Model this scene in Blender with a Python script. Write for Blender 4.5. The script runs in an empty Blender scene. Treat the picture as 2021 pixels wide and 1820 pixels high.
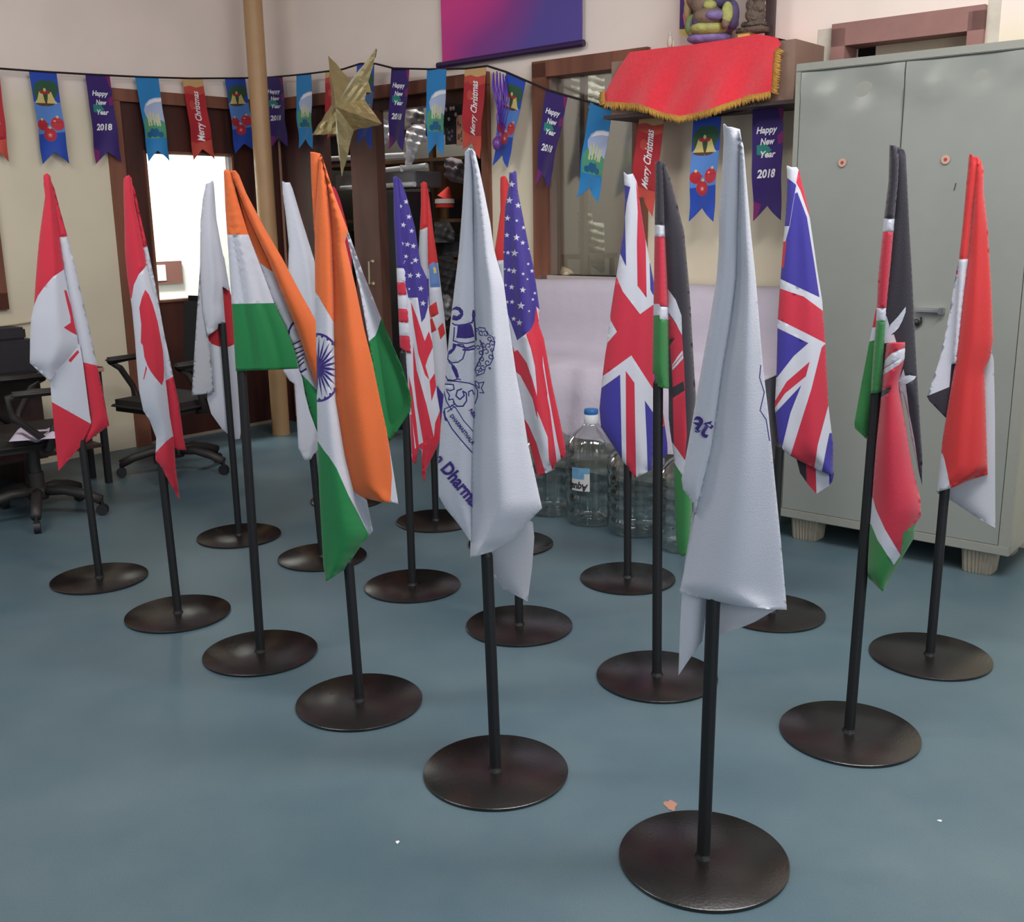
import bpy, bmesh, math, random
from mathutils import Vector, Matrix
from mathutils.geometry import delaunay_2d_cdt
random.seed(7)
SC=bpy.context.scene; COL=SC.collection
PI=math.pi
# ------------------------------------------------------------------ camera
F,PITCH,ROLL,HC,CX,CY=2059.4,0.22957,-0.0151,1.3542,1010.5,910.0
cd=bpy.data.cameras.new('camera'); cam=bpy.data.objects.new('camera',cd); COL.objects.link(cam)
cd.sensor_fit='HORIZONTAL'; cd.sensor_width=36; cd.lens=F/2021*36; cd.clip_start=.05
cam.location=(0,0,HC)
cam.matrix_world=Matrix.Translation((0,0,HC)) @ Matrix.Rotation(PI/2-PITCH,4,'X') @ Matrix.Rotation(ROLL,4,'Z')
SC.camera=cam
SC.view_settings.view_transform='Standard'; SC.view_settings.look='None'; SC.view_settings.gamma=1
SC.view_settings.use_curve_mapping=False
SC.view_settings.exposure=0.05
# ------------------------------------------------------------------ light
w=bpy.data.worlds.new('world'); SC.world=w; w.use_nodes=True
w.node_tree.nodes['Background'].inputs[0].default_value=(.80,.90,1,1)
w.node_tree.nodes['Background'].inputs[1].default_value=0.55
def area(name,loc,target,sx,sy,power,col=(1,1,1)):
    l=bpy.data.lights.new(name,'AREA'); l.shape='RECTANGLE'; l.size=sx; l.size_y=sy; l.energy=power; l.color=col
    o=bpy.data.objects.new(name,l); COL.objects.link(o); o.location=loc
    o.rotation_euler=(Vector(target)-Vector(loc)).to_track_quat('-Z','Y').to_euler(); return o
area('window_daylight',(2.6,-2.2,2.2),(0.6,5,1.6),2.6,1.5,75,(.95,.96,1))
area('ceiling_tube',(1.2,2.0,3.2),(1.2,2.6,0),2.4,.5,110,(1,.95,.93))
area('ceiling_tube_left',(-2.2,2.6,3.2),(-2.2,3.6,.6),1.6,.4,45,(1,.95,.92))
area('doorway_daylight',(-3.2,1.0,1.7),(0,4,0.6),1.2,1.8,9,(.85,.93,1))

# ------------------------------------------------------------------ helpers
def lin(c):
    return tuple((v/255/12.92) if v/255<=.04045 else ((v/255+.055)/1.055)**2.4 for v in c)+(1,)
MC={}
def mat(name,rgb,rough=.7,metal=0,bump=0,bscale=60,var=0,vscale=3,sheen=0,spec=.5,emit=0,coat=0,dist=.01,rvar=0):
    if name in MC: return MC[name]
    m=bpy.data.materials.new(name); m.use_nodes=True; nt=m.node_tree; b=nt.nodes['Principled BSDF']
    c=lin(rgb); b.inputs['Base Color'].default_value=c
    b.inputs['Roughness'].default_value=rough; b.inputs['Metallic'].default_value=metal
    b.inputs['Specular IOR Level'].default_value=spec
    if sheen: b.inputs['Sheen Weight'].default_value=sheen
    if coat: b.inputs['Coat Weight'].default_value=coat
    tc=nt.nodes.new('ShaderNodeTexCoord')
    if bump:
        n=nt.nodes.new('ShaderNodeTexNoise'); n.inputs['Scale'].default_value=bscale; n.inputs['Detail'].default_value=6
        bp=nt.nodes.new('ShaderNodeBump'); bp.inputs['Strength'].default_value=bump; bp.inputs['Distance'].default_value=dist
        nt.links.new(tc.outputs['Object'],n.inputs['Vector']); nt.links.new(n.outputs['Fac'],bp.inputs['Height']); nt.links.new(bp.outputs[0],b.inputs['Normal'])
    if var:
        n=nt.nodes.new('ShaderNodeTexNoise'); n.inputs['Scale'].default_value=vscale; n.inputs['Detail'].default_value=8; n.inputs['Roughness'].default_value=.65
        nt.links.new(tc.outputs['Object'],n.inputs['Vector'])
        r=nt.nodes.new('ShaderNodeValToRGB'); r.color_ramp.elements[0].position=.3; r.color_ramp.elements[1].position=.7
        r.color_ramp.elements[0].color=tuple(v*(1-var) for v in c[:3])+(1,); r.color_ramp.elements[1].color=tuple(min(1,v*(1+var)) for v in c[:3])+(1,)
        nt.links.new(n.outputs['Fac'],r.inputs['Fac']); nt.links.new(r.outputs['Color'],b.inputs['Base Color'])
        if rvar:
            mr=nt.nodes.new('ShaderNodeMapRange'); mr.inputs['To Min'].default_value=rough-rvar; mr.inputs['To Max'].default_value=rough+rvar
            nt.links.new(n.outputs['Fac'],mr.inputs['Value']); nt.links.new(mr.outputs[0],b.inputs['Roughness'])
    if emit:
        b.inputs['Emission Color'].default_value=c; b.inputs['Emission Strength'].default_value=emit
    MC[name]=m; return m
def glassmat(name,tint=(.9,.93,.93),gloss=.12,rough=.03):
    if name in MC: return MC[name]
    m=bpy.data.materials.new(name); m.use_nodes=True; nt=m.node_tree; nt.nodes.clear()
    o=nt.nodes.new('ShaderNodeOutputMaterial'); mx=nt.nodes.new('ShaderNodeMixShader'); t=nt.nodes.new('ShaderNodeBsdfTransparent'); g=nt.nodes.new('ShaderNodeBsdfGlossy')
    t.inputs[0].default_value=tint+(1,); g.inputs['Roughness'].default_value=rough
    lw=nt.nodes.new('ShaderNodeLayerWeight'); lw.inputs[0].default_value=.35
    mr=nt.nodes.new('ShaderNodeMapRange'); mr.inputs['To Min'].default_value=gloss*.4; mr.inputs['To Max'].default_value=min(1,gloss*5)
    nt.links.new(lw.outputs['Facing'],mr.inputs['Value']); nt.links.new(mr.outputs[0],mx.inputs[0]); nt.links.new(t.outputs[0],mx.inputs[1]); nt.links.new(g.outputs[0],mx.inputs[2]); nt.links.new(mx.outputs[0],o.inputs[0])
    MC[name]=m; return m
def woodmat(name,a,b_,scale=(1,1,.12),rough=.5,sc=9):
    if name in MC: return MC[name]
    m=bpy.data.materials.new(name); m.use_nodes=True; nt=m.node_tree; b=nt.nodes['Principled BSDF']; b.inputs['Roughness'].default_value=rough
    tc=nt.nodes.new('ShaderNodeTexCoord'); mp=nt.nodes.new('ShaderNodeMapping'); mp.inputs['Scale'].default_value=scale
    n=nt.nodes.new('ShaderNodeTexNoise'); n.inputs['Scale'].default_value=sc; n.inputs['Detail'].default_value=9; n.inputs['Distortion'].default_value=.6
    r=nt.nodes.new('ShaderNodeValToRGB'); r.color_ramp.elements[0].position=.35; r.color_ramp.elements[1].position=.68
    r.color_ramp.elements[0].color=lin(a); r.color_ramp.elements[1].color=lin(b_)
    nt.links.new(tc.outputs['Object'],mp.inputs[0]); nt.links.new(mp.outputs[0],n.inputs['Vector']); nt.links.new(n.outputs['Fac'],r.inputs[0]); nt.links.new(r.outputs[0],b.inputs['Base Color'])
    MC[name]=m; return m
def tag(o,label=None,cat=None,group=None,kind=None):
    if label:o['label']=label
    if cat:o['category']=cat
    if group:o['group']=group
    if kind:o['kind']=kind
    return o
def empty(name,loc,rz=0,label=None,cat=None,group=None):
    o=bpy.data.objects.new(name,None); COL.objects.link(o); o.location=loc; o.rotation_euler=(0,0,rz); o.empty_display_size=.05
    tag(o,label,cat,group); return o
def mk(name,verts,faces,mats,parent=None,fm=None,smooth=False,local=False):
    me=bpy.data.meshes.new(name)
    if parent is not None and not local:
        root=parent; off=Vector((0,0,0))
        while root is not None: off+=root.location; root=root.parent
        verts=[tuple(Vector(v)-off) for v in verts]
    me.from_pydata([tuple(v) for v in verts],[],[tuple(f) for f in faces])
    if not isinstance(mats,(list,tuple)): mats=[mats]
    for m in mats: me.materials.append(m)
    if fm: me.polygons.foreach_set('material_index',fm)
    if smooth: me.polygons.foreach_set('use_smooth',[True]*len(me.polygons))
    me.update()
    o=bpy.data.objects.new(name,me); COL.objects.link(o)
    if parent is not None: o.parent=parent
    return o
class MB:
    """collects shapes into one mesh"""
    def __init__(s): s.v=[];s.f=[];s.m=[];s.mi=0
    def add(s,v,f,mi=None):
        k=len(s.v); s.v+= [tuple(a) for a in v]; s.f+=[tuple(i+k for i in q) for q in f]; s.m+=[s.mi if mi is None else mi]*len(f); return s
    def box(s,a,b,mi=None,bev=0,M=None):
        bm=bmesh.new(); bmesh.ops.create_cube(bm,size=1)
        for v in bm.verts: v.co=Vector(((a[0]+b[0])/2+v.co.x*(b[0]-a[0]),(a[1]+b[1])/2+v.co.y*(b[1]-a[1]),(a[2]+b[2])/2+v.co.z*(b[2]-a[2])))
        if bev: bmesh.ops.bevel(bm,geom=bm.edges[:],offset=bev,segments=2,affect='EDGES')
        if M: bm.transform(M)
        s.bm(bm,mi); return s
    def bm(s,bm,mi=None):
        bm.verts.index_update(); s.add([v.co.copy() for v in bm.verts],[[v.index for v in f.verts] for f in bm.faces],mi); bm.free()
    def cyl(s,p,q,r,r2=None,n=16,mi=None,cap=True):
        p=Vector(p);q=Vector(q); r2=r if r2 is None else r2; d=(q-p).normalized(); u=d.orthogonal().normalized(); w_=d.cross(u)
        V=[];
        for c,rr in((p,r),(q,r2)):
            for i in range(n): a=2*PI*i/n; V.append(c+u*rr*math.cos(a)+w_*rr*math.sin(a))
        Fc=[(i,(i+1)%n,n+(i+1)%n,n+i) for i in range(n)]
        if cap: Fc+= [tuple(range(n))[::-1],tuple(range(n,2*n))]
        s.add(V,Fc,mi); return s
    def tube(s,pts,r,n=8,mi=None):
        pts=[Vector(p) for p in pts]; V=[];prev=None
        for i,p in enumerate(pts):
            d=(pts[min(i+1,len(pts)-1)]-pts[max(i-1,0)]).normalized()
            u=(prev-d*prev.dot(d)).normalized() if prev else d.orthogonal().normalized(); prev=u; w_=d.cross(u)
            for k in range(n): a=2*PI*k/n; V.append(p+(u*math.cos(a)+w_*math.sin(a))*r)
        Fc=[(i*n+k,i*n+(k+1)%n,(i+1)*n+(k+1)%n,(i+1)*n+k) for i in range(len(pts)-1) for k in range(n)]
        Fc+=[tuple(range(n))[::-1],tuple((len(pts)-1)*n+k for k in range(n))]
        s.add(V,Fc,mi); return s
    def lathe(s,prof,c=(0,0,0),n=32,mi=None,flute=0,nf=0):
        V=[];c=Vector(c)
        for r,z in prof:
            for k in range(n):
                a=2*PI*k/n; rr=r*(1+flute*math.cos(nf*a)) if nf else r
                V.append(c+Vector((rr*math.cos(a),rr*math.sin(a),z)))
        Fc=[(i*n+k,i*n+(k+1)%n,(i+1)*n+(k+1)%n,(i+1)*n+k) for i in range(len(prof)-1) for k in range(n)]
        if prof[0][0]>1e-4: Fc.append(tuple(range(n))[::-1])
        if prof[-1][0]>1e-4: Fc.append(tuple((len(prof)-1)*n+k for k in range(n)))
        s.add(V,Fc,mi); return s
    def ball(s,c,rx,ry,rz,mi=None,M=None,seg=14):
        bm=bmesh.new(); bmesh.ops.create_uvsphere(bm,u_segments=seg,v_segments=seg//2+2,radius=1)
        for v in bm.verts: v.co=Vector((v.co.x*rx,v.co.y*ry,v.co.z*rz))
        if M: bm.transform(M)
        for v in bm.verts: v.co+=Vector(c)
        s.bm(bm,mi); return s
    def build(s,name,mats,parent=None,smooth=False,local=False):
        return mk(name,s.v,s.f,mats,parent,s.m,smooth,local)
def autosmooth(o,ang=40):
    me=o.data; me.polygons.foreach_set('use_smooth',[True]*len(me.polygons))
    try: me.set_sharp_from_angle(angle=math.radians(ang))
    except Exception: pass
    return o
# rays of the photograph, to read off where things stand
def ray(px,py):
    a=px-CX;b=-(py-CY); cr,sr=math.cos(ROLL),math.sin(ROLL)
    x=(a*cr+b*sr)/F; y=(-a*sr+b*cr)/F; c,s=math.cos(PITCH),math.sin(PITCH)
    return Vector((x,c+y*s,-s+y*c))
CAMP=Vector((0,0,HC))
def on_floor(px,py,z=0):
    r=ray(px,py); return CAMP+r*((z-HC)/r.z)
def on_plane(px,py,P,n):
    r=ray(px,py); return CAMP+r*((Vector(P)-CAMP).dot(n)/r.dot(n))
# the two walls meet at the corner CO; WR/WL give a point (s along wall, z, off into the room)
CO=Vector((-1.58,7.17,0))
aR=math.radians(-40); dR=Vector((math.cos(aR),math.sin(aR),0)); nR=Vector((math.sin(aR),-math.cos(aR),0))   # nR points into the room
aL=math.radians(48); dL=Vector((math.cos(aL),math.sin(aL),0)); nL=Vector((math.sin(aL),-math.cos(aL),0))
def WR(s,z,off=0): return CO+dR*s+nR*off+Vector((0,0,z))
def WL(s,z,off=0): return CO+dL*s+nL*off+Vector((0,0,z))
def pR(px,py,off=0): return on_plane(px,py,CO+nR*off,nR)
def pL(px,py,off=0): return on_plane(px,py,CO+nL*off,nL)
def MR(s=0,z=0,off=0):  # matrix: local x along wall, y into the room (off), z up
    M=Matrix((( dR.x,nR.x,0,0),(dR.y,nR.y,0,0),(0,0,1,0),(0,0,0,1))); return Matrix.Translation(WR(s,z,off))@M
def ML(s=0,z=0,off=0):
    M=Matrix((( dL.x,nL.x,0,0),(dL.y,nL.y,0,0),(0,0,1,0),(0,0,0,1))); return Matrix.Translation(WL(s,z,off))@M
def inpoly(x,y,P):
    c=False;n=len(P);j=n-1
    for i in range(n):
        xi,yi=P[i];xj,yj=P[j]
        if (yi>y)!=(yj>y) and x<(xj-xi)*(y-yi)/(yj-yi)+xi: c=not c
        j=i
    return c
def triangulate(outline,regions,step):
    """flat artwork -> triangles with the index of the last region that holds each; colour borders become mesh edges"""
    V=[];E=[]
    def loop(P,sub):
        k=len(V);pts=[]
        for i in range(len(P)):
            a=P[i];b=P[(i+1)%len(P)];d=math.hypot(b[0]-a[0],b[1]-a[1]);m=max(1,int(d/sub))
            for q in range(m): pts.append((a[0]+(b[0]-a[0])*q/m,a[1]+(b[1]-a[1])*q/m))
        V.extend(pts);n=len(pts);E.extend((k+i,k+(i+1)%n) for i in range(n))
    loop(outline,step)
    for _,P in regions: loop(P,step*1.5)
    xs=[p[0] for p in outline];ys=[p[1] for p in outline]
    y=min(ys)+step/2;row=0
    while y<max(ys):
        x=min(xs)+(step/2 if row%2 else 0)
        while x<max(xs):
            if inpoly(x,y,outline): V.append((x,y))
            x+=step
        y+=step*.87;row+=1
    vv,_,ff,_,_,_=delaunay_2d_cdt([Vector(p) for p in V],E,[],0,step*1e-3)
    out=[];fm=[];used={};nv=[]
    bb=[(min(p[0] for p in P),max(p[0] for p in P),min(p[1] for p in P),max(p[1] for p in P)) for _,P in regions]
    for f in ff:
        cx=sum(vv[i].x for i in f)/len(f);cy=sum(vv[i].y for i in f)/len(f)
        if not inpoly(cx,cy,outline): continue
        m=0
        for k in range(len(regions)-1,-1,-1):
            b=bb[k]
            if b[0]<=cx<=b[1] and b[2]<=cy<=b[3] and inpoly(cx,cy,regions[k][1]): m=k+1;break
        g=[]
        for i in f:
            if i not in used: used[i]=len(nv);nv.append((vv[i].x,vv[i].y))
            g.append(used[i])
        out.append(g);fm.append(m)
    return nv,out,fm
def stroke(pts,w_,closed=False):
    """quads along a polyline"""
    out=[];P=list(pts)+([pts[0]] if closed else [])
    for a,b in zip(P,P[1:]):
        dx,dy=b[0]-a[0],b[1]-a[1];L=math.hypot(dx,dy) or 1;nx,ny=-dy/L*w_/2,dx/L*w_/2;ex,ey=dx/L*w_*.2,dy/L*w_*.2
        out.append([(a[0]+nx-ex,a[1]+ny-ey),(b[0]+nx+ex,b[1]+ny+ey),(b[0]-nx+ex,b[1]-ny+ey),(a[0]-nx-ex,a[1]-ny-ey)])
    return out
def ell(cx,cy,rx,ry,n=20,a0=0,rot=0):
    c,s=math.cos(rot),math.sin(rot);o=[]
    for i in range(n):
        a=a0+2*PI*i/n;x,y=rx*math.cos(a),ry*math.sin(a);o.append((cx+x*c-y*s,cy+x*s+y*c))
    return o
def star5(cx,cy,r,rot=0,sx=1):
    return [(cx+sx*(r if i%2==0 else r*.4)*math.sin(rot+PI*i/5),cy-(r if i%2==0 else r*.4)*math.cos(rot+PI*i/5)) for i in range(10)]
TC={}
def text2d(s,bold=0.0,shear=0.0,sp=1.0):
    """lettering as a flat mesh: verts (x right, y DOWN, cap height about 0.7), faces"""
    k=(s,bold,shear,sp)
    if k in TC: return TC[k]
    c=bpy.data.curves.new('t','FONT'); c.body=s; c.size=1; c.offset=bold; c.shear=shear; c.space_character=sp; c.resolution_u=3
    o=bpy.data.objects.new('t',c); COL.objects.link(o); dg=bpy.context.evaluated_depsgraph_get(); dg.update()
    me=bpy.data.meshes.new_from_object(o.evaluated_get(dg))
    V=[(v.co.x,-v.co.y) for v in me.vertices]; Fc=[tuple(p.vertices) for p in me.polygons]
    bpy.data.objects.remove(o); bpy.data.curves.remove(c); bpy.data.meshes.remove(me)
    x0=min(v[0] for v in V);x1=max(v[0] for v in V)
    V=[(v[0]-x0,v[1]) for v in V]; TC[k]=(V,Fc,x1-x0); return TC[k]
def place_text(s,x,y,h,wid=None,rot=0,bold=.01,shear=0,squash=1):
    """text with cap height h starting at (x,y) baseline, rot clockwise (y down); returns verts, faces"""
    V,Fc,W_=text2d(s,bold,shear); k=h/.7; kx=(wid/W_) if wid else k*squash; c,sn=math.cos(rot),math.sin(rot)
    return [(x+(a*kx)*c-(b*k)*sn,y+(a*kx)*sn+(b*k)*c) for a,b in V],Fc

# ------------------------------------------------------------------ materials
M_wall=mat('cream_wall_paint',(214,205,180),.85,var=.03,vscale=2,bump=.15,bscale=90)
M_wood=woodmat('dark_red_brown_wood',(52,28,24),(84,44,36),rough=.45)
M_frame=woodmat('mid_brown_painted_wood',(104,62,46),(134,84,64),rough=.55)
M_black=mat('black_painted_steel',(13,13,17),.55,bump=.1,bscale=200)
M_bmat=mat('black_plastic',(24,24,27),.5)
M_white=mat('white_paint',(225,225,222),.7)
# ------------------------------------------------------------------ room shell
def two_tone():  # pinker above, creamier below, blended softly by height
    m=bpy.data.materials.new('two_tone_wall'); m.use_nodes=True; nt=m.node_tree; b=nt.nodes['Principled BSDF']; b.inputs['Roughness'].default_value=.85
    g=nt.nodes.new('ShaderNodeNewGeometry'); sp=nt.nodes.new('ShaderNodeSeparateXYZ'); n=nt.nodes.new('ShaderNodeTexNoise'); n.inputs['Scale'].default_value=2.5; n.inputs['Detail'].default_value=7
    nt.links.new(g.outputs['Position'],sp.inputs[0]); nt.links.new(g.outputs['Position'],n.inputs['Vector'])
    mr=nt.nodes.new('ShaderNodeMapRange'); mr.inputs['From Min'].default_value=1.98; mr.inputs['From Max'].default_value=2.12
    nt.links.new(sp.outputs['Z'],mr.inputs['Value'])
    mx=nt.nodes.new('ShaderNodeMix'); mx.data_type='RGBA'; mx.inputs[6].default_value=lin((224,214,190)); mx.inputs[7].default_value=lin((236,222,212)); nt.links.new(mr.outputs[0],mx.inputs[0])
    m2=nt.nodes.new('ShaderNodeMix'); m2.data_type='RGBA'; m2.blend_type='MULTIPLY'; m2.inputs[0].default_value=.35
    r=nt.nodes.new('ShaderNodeValToRGB'); r.color_ramp.elements[0].position=.3; r.color_ramp.elements[0].color=(.8,.8,.8,1); r.color_ramp.elements[1].position=.6
    nt.links.new(n.outputs['Fac'],r.inputs[0]); nt.links.new(mx.outputs[2],m2.inputs[6]); nt.links.new(r.outputs[0],m2.inputs[7]); nt.links.new(m2.outputs[2],b.inputs['Base Color'])
    return m
M_wall2=two_tone()
def floor_mat():
    m=bpy.data.materials.new('blue_vinyl_floor'); m.use_nodes=True; nt=m.node_tree; b=nt.nodes['Principled BSDF']; b.inputs['Specular IOR Level'].default_value=.5
    tc=nt.nodes.new('ShaderNodeTexCoord')
    n=nt.nodes.new('ShaderNodeTexNoise'); n.inputs['Scale'].default_value=1.6; n.inputs['Detail'].default_value=10; n.inputs['Roughness'].default_value=.6
    n2=nt.nodes.new('ShaderNodeTexNoise'); n2.inputs['Scale'].default_value=260; n2.inputs['Detail'].default_value=3
    r=nt.nodes.new('ShaderNodeValToRGB'); e=r.color_ramp.elements; e[0].position=.32; e[0].color=lin((74,99,110)); e[1].position=.68; e[1].color=lin((92,112,119))
    r2=nt.nodes.new('ShaderNodeValToRGB'); r2.color_ramp.elements[0].position=.35; r2.color_ramp.elements[0].color=(.72,.72,.74,1); r2.color_ramp.elements[1].position=.65
    mx=nt.nodes.new('ShaderNodeMix'); mx.data_type='RGBA'; mx.blend_type='MULTIPLY'; mx.inputs[0].default_value=.5
    for q in (n,n2): nt.links.new(tc.outputs['Object'],q.inputs['Vector'])
    nt.links.new(n.outputs['Fac'],r.inputs[0]); nt.links.new(n2.outputs['Fac'],r2.inputs[0]); nt.links.new(r.outputs[0],mx.inputs[6]); nt.links.new(r2.outputs[0],mx.inputs[7]); nt.links.new(mx.outputs[2],b.inputs['Base Color'])
    mr=nt.nodes.new('ShaderNodeMapRange'); mr.inputs['To Min'].default_value=.28; mr.inputs['To Max'].default_value=.55; nt.links.new(n.outputs['Fac'],mr.inputs['Value']); nt.links.new(mr.outputs[0],b.inputs['Roughness'])
    return m
def struct(o): o['kind']='structure'; return o
struct(MB().box((-9,-4,-.1),(9,14,0)).build('floor',floor_mat()))
struct(MB().box((-9,-4,3.3),(9,14,3.4)).build('ceiling',mat('ceiling_white',(225,222,215),.9)))
# wall with openings built of blocks; openings given as (s0,s1,z0,z1)
def wall(name,Mx,s0,s1,ops,t=.14,H=3.3):
    mb=MB(); ss=sorted({s0,s1}|{o[0] for o in ops}|{o[1] for o in ops})
    for a,b in zip(ss,ss[1:]):
        z=0
        for o in sorted([o for o in ops if o[0]<=a and o[1]>=b],key=lambda o:o[2]):
            if o[2]>z: mb.box((a,-t,z),(b,0,o[2]),M=Mx)
            z=o[3]
        if z<H: mb.box((a,-t,z),(b,0,H),M=Mx)
    return struct(mb.build(name,M_wall2))
wall('wall_left',ML(),-6.5,.14,[(-1.1,-.02,0,2.1),(-2.6,-1.82,.93,2.05)])
wall('wall_right',MR(),0,7.0,[(.02,1.93,0,2.1),(2.3,2.92,1.05,2.08),(3.92,4.43,0,2.06)])
def part_of(root,name,mb,m,**k): return mb.build(name,m,root,**k)
# ---- door/partition in left wall, with half glazing onto the bright room
r=struct(empty('door_1',WL(-.56,0)));
mb=MB()
mb.box((-1.12,-.08,2.045),(.0,.03,2.115),M=ML()); mb.box((-1.12,-.08,0),(-1.03,.03,2.05),M=ML())
part_of(r,'door_frame',mb,M_frame)
mb=MB()
mb.box((-1.03,-.06,0),(-.88,-.0,2.05),M=ML()); mb.box((-.88,-.06,0),(-.29,-.01,.885),M=ML()); mb.box((-.88,-.06,1.76),(-.29,-.01,2.05),M=ML()); mb.box((-.29,-.06,0),(.0,0,2.05),M=ML())
part_of(r,'door_panel',mb,M_wood)
mb=MB(); mb.box((-.88,-.035,.885),(-.29,-.03,1.76),M=ML()); part_of(r,'glass_pane',mb,glassmat('pane_glass'))
mb=MB(); 
for a,b in (((-.29,-.02,.88),(-.275,.012,1.775)),((-.895,-.02,.88),(-.88,.012,1.775)),((-.89,-.02,1.76),(-.28,.012,1.775)),((-.89,-.02,.87),(-.28,.012,.885))): mb.box(a,b,M=ML())
part_of(r,'glazing_bead',mb,M_frame)
# white-painted strip at the foot
mb=MB(); mb.box((-1.1,0,0),(0,.012,.018),M=ML()); struct(mb.build('baseboard_left',mat('pale_skirting',(150,140,125),.7)))
# bright room behind the left wall
mb=MB(); mb.box((-3.2,-1.9,0),(.95,-1.8,3.3),M=ML()); mb.box((-3.2,-1.9,0),(-3.1,-.14,3.3),M=ML())
struct(mb.build('wall_back_room',mat('white_back_room',(240,238,232),.8)))
area('back_room_tube',WL(-.8,2.9,-1.0),WL(-.8,1.2,-1.8),1.2,.3,230,(1,1,1))
nb=empty('notice_board',pL(349,518,-1.76)); tag(nb,'small brown notice board on the bright wall seen through the door glass','notice board')
q=pL(349,518,-1.78); s_=(q-CO).dot(dL); z_=q.z
mb=MB(); mb.box((s_-.20,-1.8,z_-.09),(s_+.10,-1.775,z_+.09),M=ML()); part_of(nb,'board',mb,mat('notice_brown',(120,80,70),.8))
mb=MB(); mb.box((s_-.20,-1.775,z_-.06),(s_-.05,-1.77,z_+.065),M=ML()); part_of(nb,'paper',mb,M_white)
# ---- left window edge
r=struct(empty('window_1',WL(-2.2,.9)));
mb=MB()
for a,b in (((-2.62,-.1,.9),(-1.80,.03,.99)),((-2.62,-.1,1.98),(-1.80,.03,2.07)),((-1.89,-.1,.9),(-1.80,.03,2.07)),((-2.62,-.1,.9),(-2.54,.03,2.07))): mb.box(a,b,M=ML())
part_of(r,'window_frame',mb,M_frame)
mb=MB(); mb.box((-2.6,-.06,.95),(-1.85,-.05,2.02),M=ML()); part_of(r,'shutter',mb,mat('beige_shutter',(170,140,115),.8))
# ---- doorway with wood panelling and storage room in right wall
r=struct(empty('door_2',WR(.9,0)))
mb=MB(); mb.box((.0,-.08,2.045),(1.95,.03,2.115),M=MR()); mb.box((1.9,-.1,0),(1.95,.03,2.05),M=MR()); part_of(r,'door_frame',mb,M_frame)
mb=MB(); mb.box((.0,-.06,0),(.56,-.0,2.05),M=MR()); mb.box((.56,-.1,1.98),(1.9,-.02,2.05),M=MR()); part_of(r,'door_panel',mb,M_wood)
lf=mb=MB(); mb.box((.83,-.05,0),(1.06,.02,1.98),M=MR()); lf=part_of(r,'door_leaf',mb,woodmat('worn_brown_leaf',(84,54,46),(116,78,66),rough=.5))
mb=MB(); 
h0=pR(748,508,.02);h1=pR(748,552,.02)
mb.tube([h0,h0+nR*.035,h1+nR*.035,h1],.006); mb.ball(h0,.014,.014,.014); mb.ball(h1,.014,.014,.014); hd=part_of(lf,'handle',mb,mat('pale_brass',(190,180,150),.3,metal=.6))
# closet shell
Mdark=mat('store_wall_grey',(120,118,112),.9)
def slab(a,b,name,m,t=.06,H=3.3):
    a=Vector((a.x,a.y,0));b=Vector((b.x,b.y,0));d=(b-a).normalized();q=Vector((-d.y,d.x,0))*t/2
    V=[a-q,b-q,b+q,a+q];V=V+[v+Vector((0,0,H)) for v in V]
    return struct(mk(name,V,[(3,2,1,0),(4,5,6,7),(0,1,5,4),(1,2,6,5),(2,3,7,6),(3,0,4,7)],m))
slab(CO+Vector((-.05,.16,0)),CO+Vector((-.45,2.6,0)),'wall_divider',Mdark)
slab(WR(-1.6,0,-1.4),WR(1.12,0,-1.4),'wall_store_room',Mdark)
slab(WR(2.12,0,-.15),WR(1.1,0,-1.4),'wall_partition',Mdark)
area('store_room_fill',WR(.9,2.9,-.6),WR(.7,1.2,-.9),.4,.2,26,(1,.96,.9))  # unseen lamp added to lift the dark store room
# ---- window onto the grey room
r=struct(empty('window_2',WR(2.6,1.03)))
mb=MB()
for a,b in (((2.26,-.1,1.03),(2.35,.03,2.12)),((2.88,-.1,1.03),(2.96,.03,2.12)),((2.26,-.1,2.05),(2.96,.03,2.13))): mb.box(a,b,M=MR())
part_of(r,'window_frame',mb,M_frame)
mb=MB(); mb.box((2.35,-.07,1.03),(2.362,.0,2.05),M=MR()); mb.box((2.5,-.09,1.03),(2.53,-.06,2.05),M=MR()); part_of(r,'glazing_bar',mb,mat('grey_brown_bar',(120,104,92),.5))
mb=MB(); mb.box((2.35,-.05,1.05),(2.9,-.045,2.06),M=MR()); part_of(r,'glass_pane',mb,glassmat('dusty_glass',(.80,.80,.78),.25,.15))
mb=MB(); mb.box((2.3,-.14,1.03),(2.9,.03,1.05),M=MR()); part_of(r,'window_sill',mb,mat('sill_grey',(170,160,155),.7))
mb=MB(); mb.box((.9,-1.9,0),(3.6,-1.82,3.3),M=MR()); mb.box((3.5,-1.9,0),(3.56,-.14,3.3),M=MR())
struct(mb.build('wall_grey_room',mat('grey_room_paint',(160,156,152),.9,var=.12,vscale=2)))
area('grey_room_fill',WR(2.8,2.9,-.8),WR(2.8,1.2,-1.4),.8,.2,40,(1,.97,.9))  # unseen fill lamp added to brighten the room behind the glass
# ---- door frame above the cupboard
r=struct(empty('door_3',WR(4.2,0)))
mb=MB(); mb.box((3.87,-.1,0),(3.93,.03,2.1),M=MR()); mb.box((4.42,-.1,0),(4.48,.03,2.1),M=MR()); mb.box((3.87,-.1,2.03),(4.48,.03,2.12),M=MR())
part_of(r,'door_frame',mb,mat('mauve_brown_paint',(142,104,98),.7,var=.08,vscale=12))
mb=MB(); mb.box((4.02,-.12,0),(4.42,-.08,2.03),M=MR()); part_of(r,'door_leaf',mb,mat('pale_tan_board',(190,172,150),.8,var=.06,vscale=8))
mb=MB(); mb.box((3.8,-.4,0),(4.6,-.36,2.3),M=MR()); struct(mb.build('wall_passage',mat('unlit_passage',(70,62,62),.9)))  # darkness behind the frame is put into this slab's colour
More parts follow.
